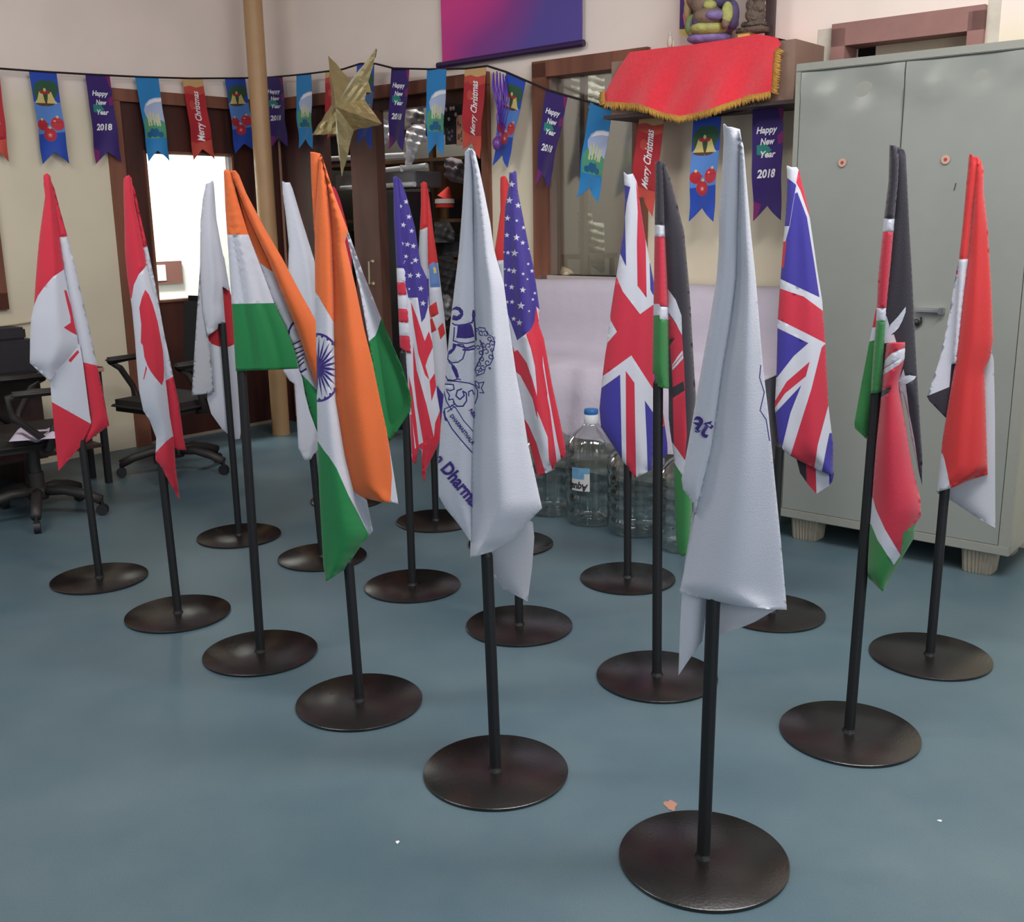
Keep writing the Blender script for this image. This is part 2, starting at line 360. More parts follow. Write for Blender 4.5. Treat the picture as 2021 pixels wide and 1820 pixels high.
# patched plaster round that frame
mb=MB(); mb.box((3.80,0,1.6),(3.87,.004,2.11),M=MR()); mb.box((4.485,0,1.6),(4.53,.004,2.15),M=MR()); struct(mb.build('trim_1',mat('patch_plaster',(196,190,176),.9,var=.1,vscale=20)))
# ------------------------------------------------------------------ cloth colours
def cloth(name,rgb): return mat('cloth_'+name,rgb,.62,bump=.25,bscale=420,sheen=.25,dist=.004,spec=.3)
K={'w':cloth('white',(184,187,198)),'g':cloth('shaded_white',(166,168,176)),'cr':cloth('canada_red',(186,34,56)),'or':cloth('saffron',(212,102,48)),  # second white is the same cloth with fold shade put into its colour
'gr':cloth('green',(14,112,58)),'nb':cloth('navy',(52,40,124)),'ub':cloth('union_blue',(52,46,136)),'ur':cloth('union_red',(178,38,60)),
'bk':cloth('black',(40,36,46)),'kg':cloth('kenya_green',(40,114,56)),'rd':cloth('bright_red',(182,40,42)),'pu':cloth('purple_print',(48,30,112)),
'cb':cloth('crest_blue',(88,120,172)),'jr':cloth('sun_red',(180,34,48)),'db':cloth('deep_purple',(44,26,58)),'ye':cloth('crest_yellow',(190,172,100))}
def Z(s,ox,oy,pts): return [(ox+x/s,oy+y/s) for x,y in pts]
class Pan:
    def __init__(s,outline,base,regions=(),d=.02,bulge=.16,mirror=True,folds=(),text=(),pw=.85,step=7):
        s.o=outline;s.base=base;s.r=list(regions);s.d=d;s.b=bulge*.72;s.m=mirror;s.f=folds;s.t=text;s.pw=pw;s.step=step
        ys=[p[1] for p in outline];s.y0=min(ys);s.y1=max(ys)
        raw=[];y=s.y0+.5;n=len(outline)
        while y<s.y1:
            xs=[]
            for i in range(n):
                a=outline[i];b=outline[(i+1)%n]
                if (a[1]>y)!=(b[1]>y): xs.append(a[0]+(b[0]-a[0])*(y-a[1])/(b[1]-a[1]))
            raw.append((min(xs),max(xs)) if xs else raw[-1]); y+=3
        s.tab=[]
        for i in range(len(raw)):
            q=raw[max(0,i-6):i+7]; s.tab.append((sum(v[0] for v in q)/len(q),sum(v[1] for v in q)/len(q)))
    def depth(s,x,y,scale,back=False):
        i=min(len(s.tab)-1,max(0,int((y-s.y0)/3)));xl,xr=s.tab[i];w_=max(4,xr-xl);t=min(1,max(0,(x-xl)/w_))
        S=math.sin(PI*t)**s.pw if 0<t<1 else 0
        e=min(.0095,s.d) if s.m else s.d-.004
        dd=e+(s.d-e)*S+s.b*w_*scale*S
        if back: dd=-e-(abs(s.d)*1.0)*S-s.b*w_*scale*.8*S
        k=min(1,(y-s.y0)/160)
        for n,a,ph in s.f: dd+=a*math.sin(2*PI*n*t+ph+(y-s.y0)*.0035)*S*k
        dd+=.0009*math.sin(x*.05+y*.028+s.y0)*k
        return dd
def flag(root,sx,sy,panels,name='flag',label=None):
    P=Vector((sx,sy,0));n=-Vector((sx,sy,0)).normalized();scale=P.length/F/.97
    mats=[];V=[];Fc=[];FM=[]
    def mi(c):
        m=K[c]
        if m not in mats: mats.append(m)
        return mats.index(m)
    def put(x,y,d): return on_plane(x,y,P+n*d,n)
    for p in panels:
        v,f,fm=triangulate(p.o,p.r,p.step)
        cols=[mi(p.base)]+[mi(c) for c,_ in p.r]
        for back in ((False,True) if p.m else (False,)):
            k=len(V);V+=[put(x,y,p.depth(x,y,scale,back)) for x,y in v]
            Fc+=[tuple(i+k for i in (q if not back else q[::-1])) for q in f];FM+=[cols[a] for a in fm]
        if p.m:   # hem closing the folded cloth between its front and back
            cnt={}
            for q,a in zip(f,fm):
                for i in range(len(q)):
                    e_=(q[i],q[(i+1)%len(q)]); kk=(min(e_),max(e_))
                    cnt[kk]=None if kk in cnt else (e_,a)
            k0=len(V)-2*len(v)
            for z_ in cnt.values():
                if z_: (i,j),a=z_; Fc.append((k0+j,k0+i,k0+len(v)+i,k0+len(v)+j)); FM.append(cols[a])
        for tv,tf,c in p.t:
            k=len(V);xm=(min(q[0] for q in p.o)+max(q[0] for q in p.o))/2;ok=[inpoly(x,y,p.o) or p.tab[min(len(p.tab)-1,max(0,int((y-p.y0)/3)))][1]<=x for x,y in tv]
            V+=[put(x,y,p.depth(x,y,scale)+.0035) for x,y in tv]
            for q in tf:
                if all(ok[i] for i in q): Fc.append(tuple(i+k for i in q));FM.append(mi(c))
    o=mk(name,V,Fc,mats,root,FM,smooth=True)
    if label:o['label']=label
    return o
M_disc=mat('dark_bronze_black_disc',(20,17,17),.26,bump=.06,bscale=130,var=.12,vscale=9,spec=.7,rvar=.05)
def stand(sx,sy,label,panels,top,ycov,lab=None):
    """top = where the flag head is in the photo, ycov = where the cloth begins to hide the pole"""
    root=empty('flag_stand',(sx,sy,0),0,label,'flag stand','flag stands in rows on the blue floor')
    mb=MB(); mb.lathe([(0,.001),(.1795,.001),(.1805,.003),(.1805,.0075),(.1785,.009),(0,.009)],n=96); o=mb.build('base_plate',M_disc,root,local=True); autosmooth(o)
    n=-Vector((sx,sy,0)).normalized(); A=Vector((sx,sy,.008)); T=on_plane(top[0],top[1]+5,A,n)
    M_=on_plane(top[0],ycov,A,n).z; k=(M_+.0-A.z)/(T.z-A.z); Q=A.lerp(T,k)
    mb=MB(); mb.cyl(A,Q,.0142,n=20); mb.cyl(Q,Q.lerp(T,.02),.0142,.008,n=20,cap=False); mb.cyl(Q.lerp(T,.02),T,.007,n=16); o=mb.build('pole',M_black,root); autosmooth(o)
    mb=MB(); mb.lathe([(.019,.009),(.017,.012),(.0152,.016),(.0146,.018)],n=20,flute=.06,nf=7); o=mb.build('weld_collar',M_black,root,local=True); autosmooth(o)
    flag(root,sx,sy,panels,label=lab)
    return root
v35=lambda pts:Z(3.5,0,500,pts)
# ---- Canada, far left
z4=lambda pts:Z(7.583,0,580,pts)
stand(-1.618,3.871,'leftmost stand with a red and white maple leaf flag folded to a point',[
 Pan([(104,720),(106,766),(115,903),(160,856),(182,812),(170,690),(165,655),(120,640)],'w',[('cr',[(90,757),(106,766),(181,811),(200,830),(200,920),(90,920)]),('cr',z4([(1215,645),(1240,680),(1105,830),(1070,795)]))],d=.016,bulge=.05,mirror=False),
 Pan([(114,320),(124,345),(135,392),(147,440),(163,510),(172,560),(185,622),(198,697),(207,743),(218,816),(160,856),(183,808),(178,780),(168,700),(160,640),(148,580),(137,505),(128,440),(118,380)],'w',[('cr',[(90,300),(155,300),(148,440),(131,441),(90,440)]),('cr',[(160,687),(198,697),(230,700),(230,870),(150,870)])],d=.0,bulge=.35),
 Pan([(103,318),(110,314),(117,320),(120,345),(124,385),(131,440),(138,505),(147,560),(158,620),(163,662),(104,726),(65,688),(67,640),(70,600),(77,573),(81,530),(87,475),(93,430),(99,395),(105,360),(103,335)],'w',
  [('cr',[(60,300),(140,300),(142,500),(137,506),(115,520),(97,540),(85,556),(76,577),(60,577)]),('cr',[(137,546),(142,547),(150,578),(157,620),(160,636),(149,630),(134,620),(148,611),(148,600),(142,572)])],d=.022,bulge=.2,folds=((1.5,.004,1),))],(111,320),845)
# ---- Canada, second
stand(-1.191,3.482,'second maple leaf flag from the left, hanging narrow with a large red leaf',[
 Pan([(272,325),(283,354),(295,420),(304,464),(317,535),(331,632),(347,720),(357,774),(364,846),(369,869),(352,868),(344,862),(338,850),(331,729),(325,640),(312,560),(300,500),(288,420),(276,340)],'w',
  [('cr',[(250,300),(310,300),(305,463),(293,468),(250,470)]),('cr',[(322,736),(347,723),(380,720),(380,880),(330,880)])],d=.0,bulge=.35),
 Pan([(261,330),(266,325),(272,323),(277,329),(281,380),(290,430),(301,500),(316,571),(327,629),(332,729),(338,800),(345,850),(347,905),(353,969),(330,925),(307,886),(310,843),(298,808),(286,789),(279,749),(276,700),(274,649),(270,586),(262,520),(259,470),(260,412),(260,357)],'w',
  [('cr',[(250,300),(303,300),(303,500),(298,506),(285,520),(275,540),(270,566),(250,570)]),
   ('cr',v35([(1040,175),(1015,230),(995,300),(1005,420),(998,540),(1012,560),(1020,640),(1040,700),(1060,740),(1095,790),(1135,840),(1150,800),(1155,740),(1150,600),(1120,400),(1090,280),(1065,210)])),
   ('cr',v35([(1030,700),(1036,720),(1012,800),(1008,790)])),
   ('cr',[(295,900),(309,871),(318,862),(328,852),(341,842),(360,840),(360,980),(300,980)])],d=.02,bulge=.2,folds=((1,.004,2),))],(272,328),890)
# ---- white flag with red sun
v36=lambda pts:Z(3.641,280,280,pts)
stand(-1.208,4.41,'stand with a white flag showing part of a red sun, before the lit door',[
 Pan([(440,480),(455,490),(463,550),(470,600),(474,700),(476,760),(477,838),(475,850),(464,851),(440,829),(420,799),(413,771),(416,700),(418,648),(430,600)],'w',
  [('jr',[(448,549),(470,552),(480,600),(480,655),(470,663),(458,668),(440,667),(425,661),(417,650),(419,642),(430,634),(440,628),(449,620)])],d=-.02,bulge=.1,mirror=False),
 Pan([(423,345),(430,343),(437,338),(439,346),(442,417),(450,470),(458,519),(463,558),(450,549),(453,620),(439,622),(438,631),(418,646),(410,600),(407,540),(407,500),(410,420),(416,375)],'w',(),d=.02,bulge=.2,folds=((2.5,.005,0),)),
 Pan([(413,425),(406,513),(398,596),(390,680),(382,762),(405,760),(427,756),(423,692),(415,610),(411,541)],'g',(),d=.0,bulge=.12)],(434,346),622)
# ---- India, front left
v37=lambda pts:Z(3.641,400,280,pts)
spk=[[(583,668),(600,660)],[(584,678),(606,670)],[(588,686),(606,679)],[(590,696),(607,686)],[(590,706),(606,694)],[(594,712),(606,702)]]
stand(-.817,3.128,'stand with the rear saffron, white and green flag, its striped edge hanging square',[
 Pan([(476,330),(500,395),(554,527),(576,582),(592,632),(611,692),(634,752),(648,800),(645,870),(630,848),(614,800),(606,765),(602,735),(596,718),(590,686),(576,642),(551,585),(524,505),(504,447),(482,350)],'w',
  [('or',[(470,300),(560,300),(566,537),(556,526),(540,516),(525,504),(504,447),(480,450),(470,400)]),('gr',[(598,725),(612,738),(632,762),(680,780),(680,880),(590,880)])]
  +[('pu',q) for q in stroke([(577,648),(579,638),(584,628),(592,621),(598,622)],4)+stroke([(592,718),(600,722),(610,716)],4)]+[('pu',q) for s_ in spk for q in stroke(s_,2.4)],d=-.0,bulge=.2),
 Pan([(459,321),(463,317),(471,321),(476,335),(488,388),(504,447),(524,505),(551,585),(576,642),(590,686),(595,715),(530,716),(471,716),(465,527),(460,390)],'or',
  [('w',[(440,446),(620,450),(620,585),(440,583)]),('gr',[(440,583),(620,585),(620,740),(440,740)])],d=.022,bulge=.05,folds=((2,.006,.4),(5,.0025,0)),pw=.7),
 Pan([(469,321),(482,320),(489,329),(502,365),(537,437),(570,497),(598,555),(634,625),(648,700),(640,756),(628,745),(611,692),(592,632),(570,575),(540,495),(505,415),(480,345)],'or',(),d=.02,bulge=.35,folds=((1,.005,0),))],(468,325),714)
# ---- India, front
ck=[('pu',q) for q in stroke(ell(633,714,46,66,44),4.6,True)]+[('pu',ell(633,714,6,8,12))]
for i in range(24):
    a=2*PI*(i+.4)/24; ck.append(('pu',[(633+3*math.cos(a+.5),714+4*math.sin(a+.5)),(633+23*math.cos(a+.085),714+33*math.sin(a+.085)),(633+44*math.cos(a),714+63*math.sin(a)),(633+23*math.cos(a-.085),714+33*math.sin(a-.085)),(633+3*math.cos(a-.5),714+4*math.sin(a-.5))]))
    a+=PI/24; ck.append(('pu',ell(633+44*math.cos(a),714+63*math.sin(a),2.6,3.2,8)))
stand(-.449,2.768,'stand with the front saffron, white and green flag, half a spoked wheel showing',[
 Pan([(690,420),(701,447),(728,530),(760,618),(773,651),(798,714),(815,774),(816,783),(813,806),(782,849),(770,864),(755,830),(740,700),(720,560)],'w',[('gr',[(700,690),(736,665),(748,655),(754,642),(762,616),(850,600),(850,900),(700,900)])],d=-.01,bulge=.15),
 Pan([(700,700),(696,958),(708,969),(722,978),(732,1039),(724,1050),(700,1010),(664,912),(640,880),(650,700)],'w',(),d=-.01,bulge=.1),
 Pan([(631,288),(640,289),(651,292),(649,320),(643,380),(637,430),(635,470),(633,420),(631,340)],'or',(),d=.012,bulge=.1),
 Pan([(648,300),(654,298),(664,362),(668,445),(669,555),(667,637),(666,780),(671,814),(681,890),(696,958),(700,985),(724,1050),(709,1066),(674,1114),(655,1126),(636,1137),(632,1104),(628,953),(628,852),(629,785),(631,692),(632,582),(633,513),(636,417),(642,349)],'w',
  [('or',[(600,280),(700,280),(690,640),(666,624),(655,604),(647,590),(639,574),(632,564),(600,560)]),
   ('gr',[(600,850),(629,860),(640,878),(650,891),(664,914),(686,968),(707,1011),(726,1052),(740,1160),(600,1160)])]+ck,d=.024,bulge=.22,folds=((1,.005,1.2),),step=6),
 Pan([(651,292),(656,303),(675,371),(688,408),(701,447),(694,467),(713,560),(727,642),(741,706),(755,788),(765,841),(776,925),(784,989),(772,985),(749,983),(712,973),(696,958),(681,890),(671,814),(666,780),(667,637),(669,555),(668,445),(664,362),(656,315)],'or',
  [('w',[(768,850),(800,850),(800,1000),(768,990),(773,930)])],d=.028,bulge=.13,folds=((1.2,.006,2.4),))],(642,294),1100)
# ---- white flag behind the first India flag
stand(-.786,4.095,'stand with a plain white flag just right of the tan pillar',[
 Pan([(574,344),(580,347),(589,347),(594,360),(609,417),(632,500),(650,600),(650,760),(640,860),(614,895),(603,900),(590,872),(588,801),(586,745),(576,738),(565,719),(575,640),(580,522),(583,472),(578,404),(574,370)],'w',[('pu',[(571,372),(575,372),(577,400),(573,402)])],d=.02,bulge=.12,folds=((1.5,.008,.5),(3,.003,0)))],(582,349),880)
stand(-.818,4.99,'stand with a red flag mostly hidden behind the front saffron flag',[
 Pan([(668,362),(674,357),(679,362),(687,384),(700,440),(706,500),(712,700),(690,850),(668,800),(664,600),(663,420)],'cr',[('w',[(640,600),(730,600),(730,740),(640,740)])],d=.02,bulge=.15)],(675,366),800)
# ---- USA left
vu=lambda pts:Z(2.844,740,320,pts)
stp=[[(228,765),(262,860),(300,990),(325,935),(348,1020),(318,1080),(300,1130),(320,1210),(296,1180),(262,1060),(240,900)],[(320,1215),(355,1165),(364,1230),(328,1330)],
 [(235,1000),(250,1150),(300,1350),(335,1530),(275,1565),(245,1350),(232,1200),(232,1060)],[(205,1180),(220,1250),(240,1450),(250,1590),(235,1600),(218,1450),(206,1300)],
 [(345,1450),(375,1380),(395,1530),(345,1600),(290,1700),(275,1790),(255,1740),(268,1600),(245,1590),(230,1690),(205,1670),(212,1610),(250,1570),(335,1530)],[(206,1400),(214,1400),(228,1610),(208,1625)]]
st=[(187,230,13),(220,205,16),(233,290,16),(200,335,17),(245,370,15),(190,440,12),(220,445,17),(253,455,17),(192,540,16),(210,512,14),(262,535,18),(230,620,18),(275,620,18),(287,695,17),(297,778,18),(222,695,8),(240,550,9)]
stand(-.383,3.733,'stand with the left stars and stripes flag, just right of the saffron flags',[
 Pan([(801,345),(807,346),(819,383),(833,443),(842,517),(854,545),(856,612),(861,679),(863,728),(867,777),(872,812),(872,858),(861,883),(842,918),(837,946),(832,932),(833,883),(826,879),(821,911),(813,904),(811,812),(806,690),(803,560),(799,420)],'w',
  [('nb',vu([(150,40),(230,40),(330,400),(328,700),(324,800),(305,860),(285,885),(268,745),(215,745),(190,600),(150,600)]))]+[('cr',vu(p)) for p in stp]+[('w',star5(740+a/2.844,320+b/2.844,r/2.844,.2)) for a,b,r in st],d=.018,bulge=.2,folds=((1.7,.008,.6),),step=6),
 Pan([(793,343),(798,340),(804,346),(809,400),(812,470),(815,523),(818,600),(822,660),(823,693),(810,690),(796,679),(794,524),(792,425)],'nb',
  [('w',[(780,521),(830,525),(830,553),(780,549)]),('ur',[(780,549),(830,553),(830,578),(780,574)]),('w',[(780,574),(830,578),(830,605),(780,601)]),('ur',[(780,601),(830,605),(830,632),(780,628)]),('w',[(780,628),(830,632),(830,658),(780,654)]),('ur',[(780,654),(830,658),(830,700),(780,700)])],d=.022,bulge=.12,folds=((1.5,.003,0),))],(801,348),690)
# ---- Croatia-like check flag
stand(-.353,4.596,'stand with a red and white chequered-shield flag behind the left stars and stripes',[
 Pan([(858,354),(863,383),(870,461),(875,503),(881,566),(886,619),(888,654),(892,740),(888,790),(882,815),(872,819),(862,780),(858,742),(856,672),(855,560),(856,440)],'w',
  [('rd',[(840,340),(880,340),(880,512),(860,524),(850,530),(845,480)]),('cb',vu([(335,565),(360,548),(385,560),(398,690),(340,690)])),('ye',vu([(360,580),(375,578),(378,610),(364,612)]))]
  +[('rd',vu(p)) for p in ([(325,800),(372,770),(383,840),(338,860)],[(325,880),(345,860),(368,930),(330,950)],[(375,920),(405,890),(417,950),(388,985)])]+[('nb',vu([(360,1240),(420,1330),(420,1440),(355,1440)]))],d=.018,bulge=.25),
 Pan([(847,357),(853,353),(859,356),(860,440),(857,520),(858,545),(857,600),(849,590),(843,560),(839,489),(842,450),(846,400)],'rd',[('g',[(830,450),(842,449),(859,443),(870,443),(870,545),(858,545),(849,546),(830,546)]),('nb',[(830,546),(870,545),(870,610),(830,610)])],d=.022,bulge=.15)],(854,360),800)
# ---- red flag behind USA right
vw=lambda pts:Z(2.844,940,320,pts)
stand(-.011,4.238,'stand with a mostly hidden red flag behind the right stars and stripes',[
 Pan(vw([(183,85),(196,76),(210,78),(222,95),(232,130),(235,250),(235,400),(240,600),(240,900),(250,1300),(220,1500),(180,1300),(168,900),(165,650),(158,552),(150,552),(140,490),(160,380),(178,270),(180,150)]),'rd',[('w',vw([(120,553),(260,545),(260,900),(120,900)]))],d=.02,bulge=.15)],(1009,352),800)
# ---- USA right
s2=[(245,125,19),(230,215,22),(278,245,18),(216,315,18),(268,330,10),(305,370,13),(210,410,16),(263,425,21),(298,455,15),(250,512,22),(213,508,14),(190,505,8),(332,490,8),(243,612,19),(216,605,14),(192,600,8),(295,630,11),(345,615,13),(325,575,10),(228,702,17),(195,690,10),(290,720,19),(318,660,8),(357,740,10),(228,785,15),(200,785,12),(277,808,23),(345,775,10),(234,880,15),(265,903,19),(322,840,8)]
stand(.016,3.324,'stand with the right stars and stripes flag, beside the purple-printed white flag',[
 Pan([(1022,340),(1028,341),(1034,337),(1037,341),(1038,376),(1047,430),(1056,485),(1065,531),(1074,612),(1071,640),(1081,672),(1095,767),(1107,830),(1116,879),(1117,904),(1095,917),(1093,930),(1075,937),(1060,942),(1052,900),(1042,862),(1032,812),(1024,742),(1016,672),(1009,619),(1005,566),(1006,496),(1012,408),(1021,366)],'w',
  [('cr',vw(p)) for p in ([(180,690),(190,700),(197,830),(190,820)],[(214,1000),(232,1065),(250,1055),(300,1130),(330,1230),(352,1320),(350,1450),(325,1330),(262,1200),(235,1175),(216,1030)],
   [(300,970),(332,935),(362,810),(390,1000),(390,1150),(410,1300),(405,1550),(350,1400),(352,1280),(345,1150),(325,1050)],[(272,1435),(300,1480),(340,1580),(390,1770),(335,1775),(318,1650),(288,1540)],
   [(372,810),(392,960),(405,1000),(448,1270),(510,1590),(512,1665),(478,1680),(455,1560),(415,1290),(390,1090)],[(406,1300),(422,1400),(452,1690),(430,1740),(408,1680),(404,1500)])]
  +[('nb',vw([(160,0),(300,0),(400,500),(384,836),(362,815),(350,900),(330,945),(250,1002),(222,915),(192,822),(160,700)]))]+[('w',star5(940+a/2.844,320+b/2.844,r/2.844,.12)) for a,b,r in s2],d=.025,bulge=.2,folds=((1.5,.012,2.0),),step=6)],(1030,346),925)
# ---- UK left
vk=lambda pts:Z(2.842,1160,320,pts)
stand(.435,3.781,'stand with the left union flag of red cross and blue corners, before the water bottles',[
 Pan([(1290,700),(1307,774),(1312,830),(1318,883),(1318,904),(1302,921),(1290,930),(1280,800)],'ub',[('w',[(1290,760),(1303,770),(1311,850),(1300,850)]),('ur',[(1303,765),(1312,765),(1318,852),(1311,850)])],d=-.02,bulge=.15,mirror=False),
 Pan([(1248,346),(1255,352),(1266,350),(1273,366),(1287,478),(1301,566),(1299,619),(1296,774),(1292,850),(1290,900),(1285,936),(1253,951),(1230,918),(1188,848),(1186,812),(1195,742),(1206,672),(1214.5,619),(1227,552),(1236,506),(1245,461),(1249,400)],'w',
  [('ub',vk([(235,140),(262,152),(285,160),(262,250),(250,330),(248,605),(215,530),(200,530),(230,400)])),('ur',vk([(318,130),(345,280),(362,450),(358,785),(308,715),(312,480),(322,300)])),
   ('ub',vk([(380,590),(410,600),(410,785),(392,765),(380,740)])),
   ('ur',vk([(190,655),(225,745),(318,875),(400,820),(415,850),(415,1310),(380,1300),(262,1105),(100,1215),(90,1210),(130,1030),(185,970),(152,905),(150,850)])),
   ('ub',vk([(85,1285),(196,1210),(192,1700),(60,1520),(60,1400)])),('ur',vk([(228,1190),(275,1260),(268,1830),(215,1740),(220,1500)])),('ub',vk([(330,1360),(375,1430),(375,1770),(334,1790),(334,1600)]))],d=.022,bulge=.14,folds=((1.2,.008,0),))],(1256,352),915)
# ---- Kenya left
stand(.426,2.908,'stand with the left black, red and green flag, beside the front white flag',[
 Pan([(1322,327),(1331,331),(1343,373),(1364,468),(1371,584),(1377,792),(1372,860),(1368,900),(1364,1000),(1358,1085),(1352,1105),(1340,1109),(1330,1098),(1329,960),(1331,918),(1324,860),(1322,835),(1324,770),(1328,580),(1325,461),(1323,370)],'bk',
  [('w',vk([(470,735),(480,742),(520,800),(550,890),(550,1010),(520,935),(470,860)])),('ur',vk([(470,870),(515,930),(550,1000),(556,1150),(558,1400),(560,1560),(545,1705),(485,1615),(488,1250)])),
   ('w',vk([(490,1165),(520,1120),(550,1085),(553,1130),(520,1165),(490,1195)])),('ur',vk([(492,1172),(550,1105),(551,1110),(494,1178)])),('bk',vk([(470,1300),(550,1258),(556,1310),(487,1352),(470,1352)])),('bk',vk([(478,1022),(510,1015),(478,1058)])),
   ('w',vk([(470,1590),(485,1612),(545,1702),(620,1730),(620,1800),(525,1785),(470,1700)])),('kg',[(1310,918),(1331,924),(1345,948),(1380,952),(1380,1120),(1320,1120)])],d=.02,bulge=.3,folds=((1,.006,1),)),
 Pan([(1311,329),(1318,326),(1325,326),(1329,345),(1326,461),(1328,560),(1328,637),(1327,700),(1326,777),(1312,775),(1299,770),(1298,748),(1293,746),(1301,566),(1308,408)],'bk',
  [('w',[(1290,452),(1340,454),(1340,477),(1290,475)]),('ur',[(1290,475),(1340,477),(1340,616),(1310,612),(1308,609),(1290,608)]),('w',[(1290,608),(1310,609),(1312,614),(1340,617),(1340,642),(1311,639),(1310,631),(1290,631)]),('kg',[(1290,631),(1310,631),(1311,639),(1340,642),(1340,800),(1290,800)])],d=.026,bulge=.2,folds=((1,.005,3.6),))],(1318,334),765)
# ---- UK right
vl=lambda pts:Z(2.6,1480,320,pts)
stand(.894,3.407,'stand with the right union flag, hanging wide before the grey steel cupboard',[
 Pan([(1570,915),(1578,951),(1594,975),(1609,993),(1634,978),(1641,970),(1645,955),(1640,930),(1600,900)],'bk',[('ur',vl([(285,1500),(335,1500),(336,1755),(288,1690)])),('w',vl([(336,1500),(402,1500),(404,1720),(336,1755)])),('ub',vl([(402,1500),(440,1500),(440,1720),(404,1715)]))],d=-.02,bulge=.1,mirror=False),
 Pan([(1570,343),(1580,347),(1590,347),(1595,356),(1611,435),(1624,551),(1632,612),(1636,705),(1638,820),(1645,897),(1643,958),(1620,949),(1600,938),(1580,928),(1559,916),(1538,897),(1532,820),(1538,743),(1543,647),(1551,566),(1559,493),(1568,410),(1570,370)],'w',
  [('ub',vl(p)) for p in ([(225,118),(255,140),(280,162),(262,250),(238,372),(200,372)],[(272,205),(285,200),(330,330),(360,560),(382,742),(185,642),(170,640),(216,450),(240,370)],[(150,893),(165,895),(318,975),(240,1040),(153,1145),(140,1150)],[(120,1335),(135,1330),(275,1190),(215,1330),(165,1512),(150,1520),(120,1500)],[(412,1440),(450,1440),(450,1680),(366,1642),(395,1510)])]
  +[('ur',vl(p)) for p in ([(200,450),(222,450),(203,585),(185,585)],[(297,70),(345,200),(370,420),(345,335),(300,190),(280,150)],[(165,688),(178,690),(300,735),(410,822),(410,980),(400,975),(300,920),(168,850),(150,845)],[(120,1290),(145,1255),(200,1170),(322,1070),(300,1145),(190,1230),(130,1310)],[(400,985),(420,985),(420,1270),(410,1300),(350,1500),(328,1625),(203,1565),(260,1400),(325,1215),(385,1000)])],d=.022,bulge=.13,folds=((1.1,.01,.8),))],(1582,351),900)
# ---- Kenya right
vm=lambda pts:Z(3.5,1640,280,pts)
vn=lambda pts:Z(2.934,1640,600,pts)
stand(.887,2.539,'stand with the right black, red and green flag with shield, leaning forward of the cupboard',[
 Pan([(1745,620),(1737,634),(1730,665),(1722,699),(1704,780),(1688,856),(1689,866),(1711,888),(1722,850),(1740,780),(1755,700)],'kg',[('ur',[(1725,625),(1760,625),(1750,668),(1725,668)]),('w',[(1722,668),(1750,668),(1745,690),(1718,697)])],d=-.02,bulge=.15,mirror=False),
 Pan([(1783,310),(1795,315),(1803,320),(1806,331),(1808.6,480),(1811,566),(1814,737),(1820.6,924),(1818,982),(1810,945),(1800,890),(1794,840),(1786,800),(1765,790),(1745,770),(1740,700),(1745,640),(1762,560),(1780,440),(1785,350)],'bk',
  [('w',vm(p)) for p in ([(548,1222),(545,1260),(520,1320),(495,1365),(470,1390),(430,1420),(400,1460),(408,1430),(420,1380),(440,1340),(490,1290)],[(395,1250),(415,1290),(430,1350),(400,1460),(380,1450)],[(460,1410),(475,1465),(390,1470),(400,1440),(430,1415)])]
  +[('w',vn(p)) for p in ([(400,517),(420,498),(440,485),(470,482),(508,490),(495,508),(450,532),(420,527)],[(435,445),(442,485),(405,520)],[(405,525),(445,532),(460,700),(485,850),(510,1080),(514,1140),(505,1100),(478,1000),(440,850),(420,640)])],d=.016,bulge=.14,folds=((1,.004,.5),)),
 Pan([(1774,308),(1779,310),(1788,311),(1795,325),(1791,380),(1780,457),(1770,550),(1761,629),(1754,699),(1748,750),(1743,796),(1732,798),(1722,798),(1729,727),(1737,656),(1744,566),(1758.6,454),(1770,380)],'bk',
  [('w',[(1740,453),(1800,456),(1800,481),(1740,479)]),('ur',[(1730,479),(1800,481),(1800,632),(1720,629)]),('w',[(1720,629),(1790,632),(1790,657),(1715,654)]),('kg',[(1700,654),(1790,657),(1790,810),(1700,810)])],d=.028,bulge=.3),
 Pan([(1753,702),(1765,699),(1793,699),(1797.5,712),(1790,750),(1778,777),(1786.6,838.6),(1800,941),(1814.5,1012),(1814,1043),(1803.6,1058),(1798.5,1087),(1763,1142),(1734,1190),(1706.5,1162),(1705,1150),(1710,1077),(1718,1009),(1728.6,907),(1742,804.5),(1747,760)],'ur',
  [('w',vm(p)) for p in ([(552,1500),(535,1540),(505,1575),(470,1600),(420,1620),(370,1645),(375,1605),(440,1540),(490,1520)],[(550,1528),(530,1580),(490,1620),(440,1650),(370,1690),(370,1655),(440,1615),(500,1580)])]
  +[('bk',vn([(362,550),(345,580),(290,612),(290,568)])),('w',vn([(200,1180),(235,1185),(250,1250),(300,1370),(387,1525),(345,1580),(255,1430),(200,1330)])),
    ('kg',vn([(480,1340),(405,1395),(385,1525),(345,1578),(255,1430),(220,1338),(180,1330),(180,1740),(510,1740),(510,1340)]))],d=.052,bulge=.16,folds=((1,.005,0),))],(1787,318),797)
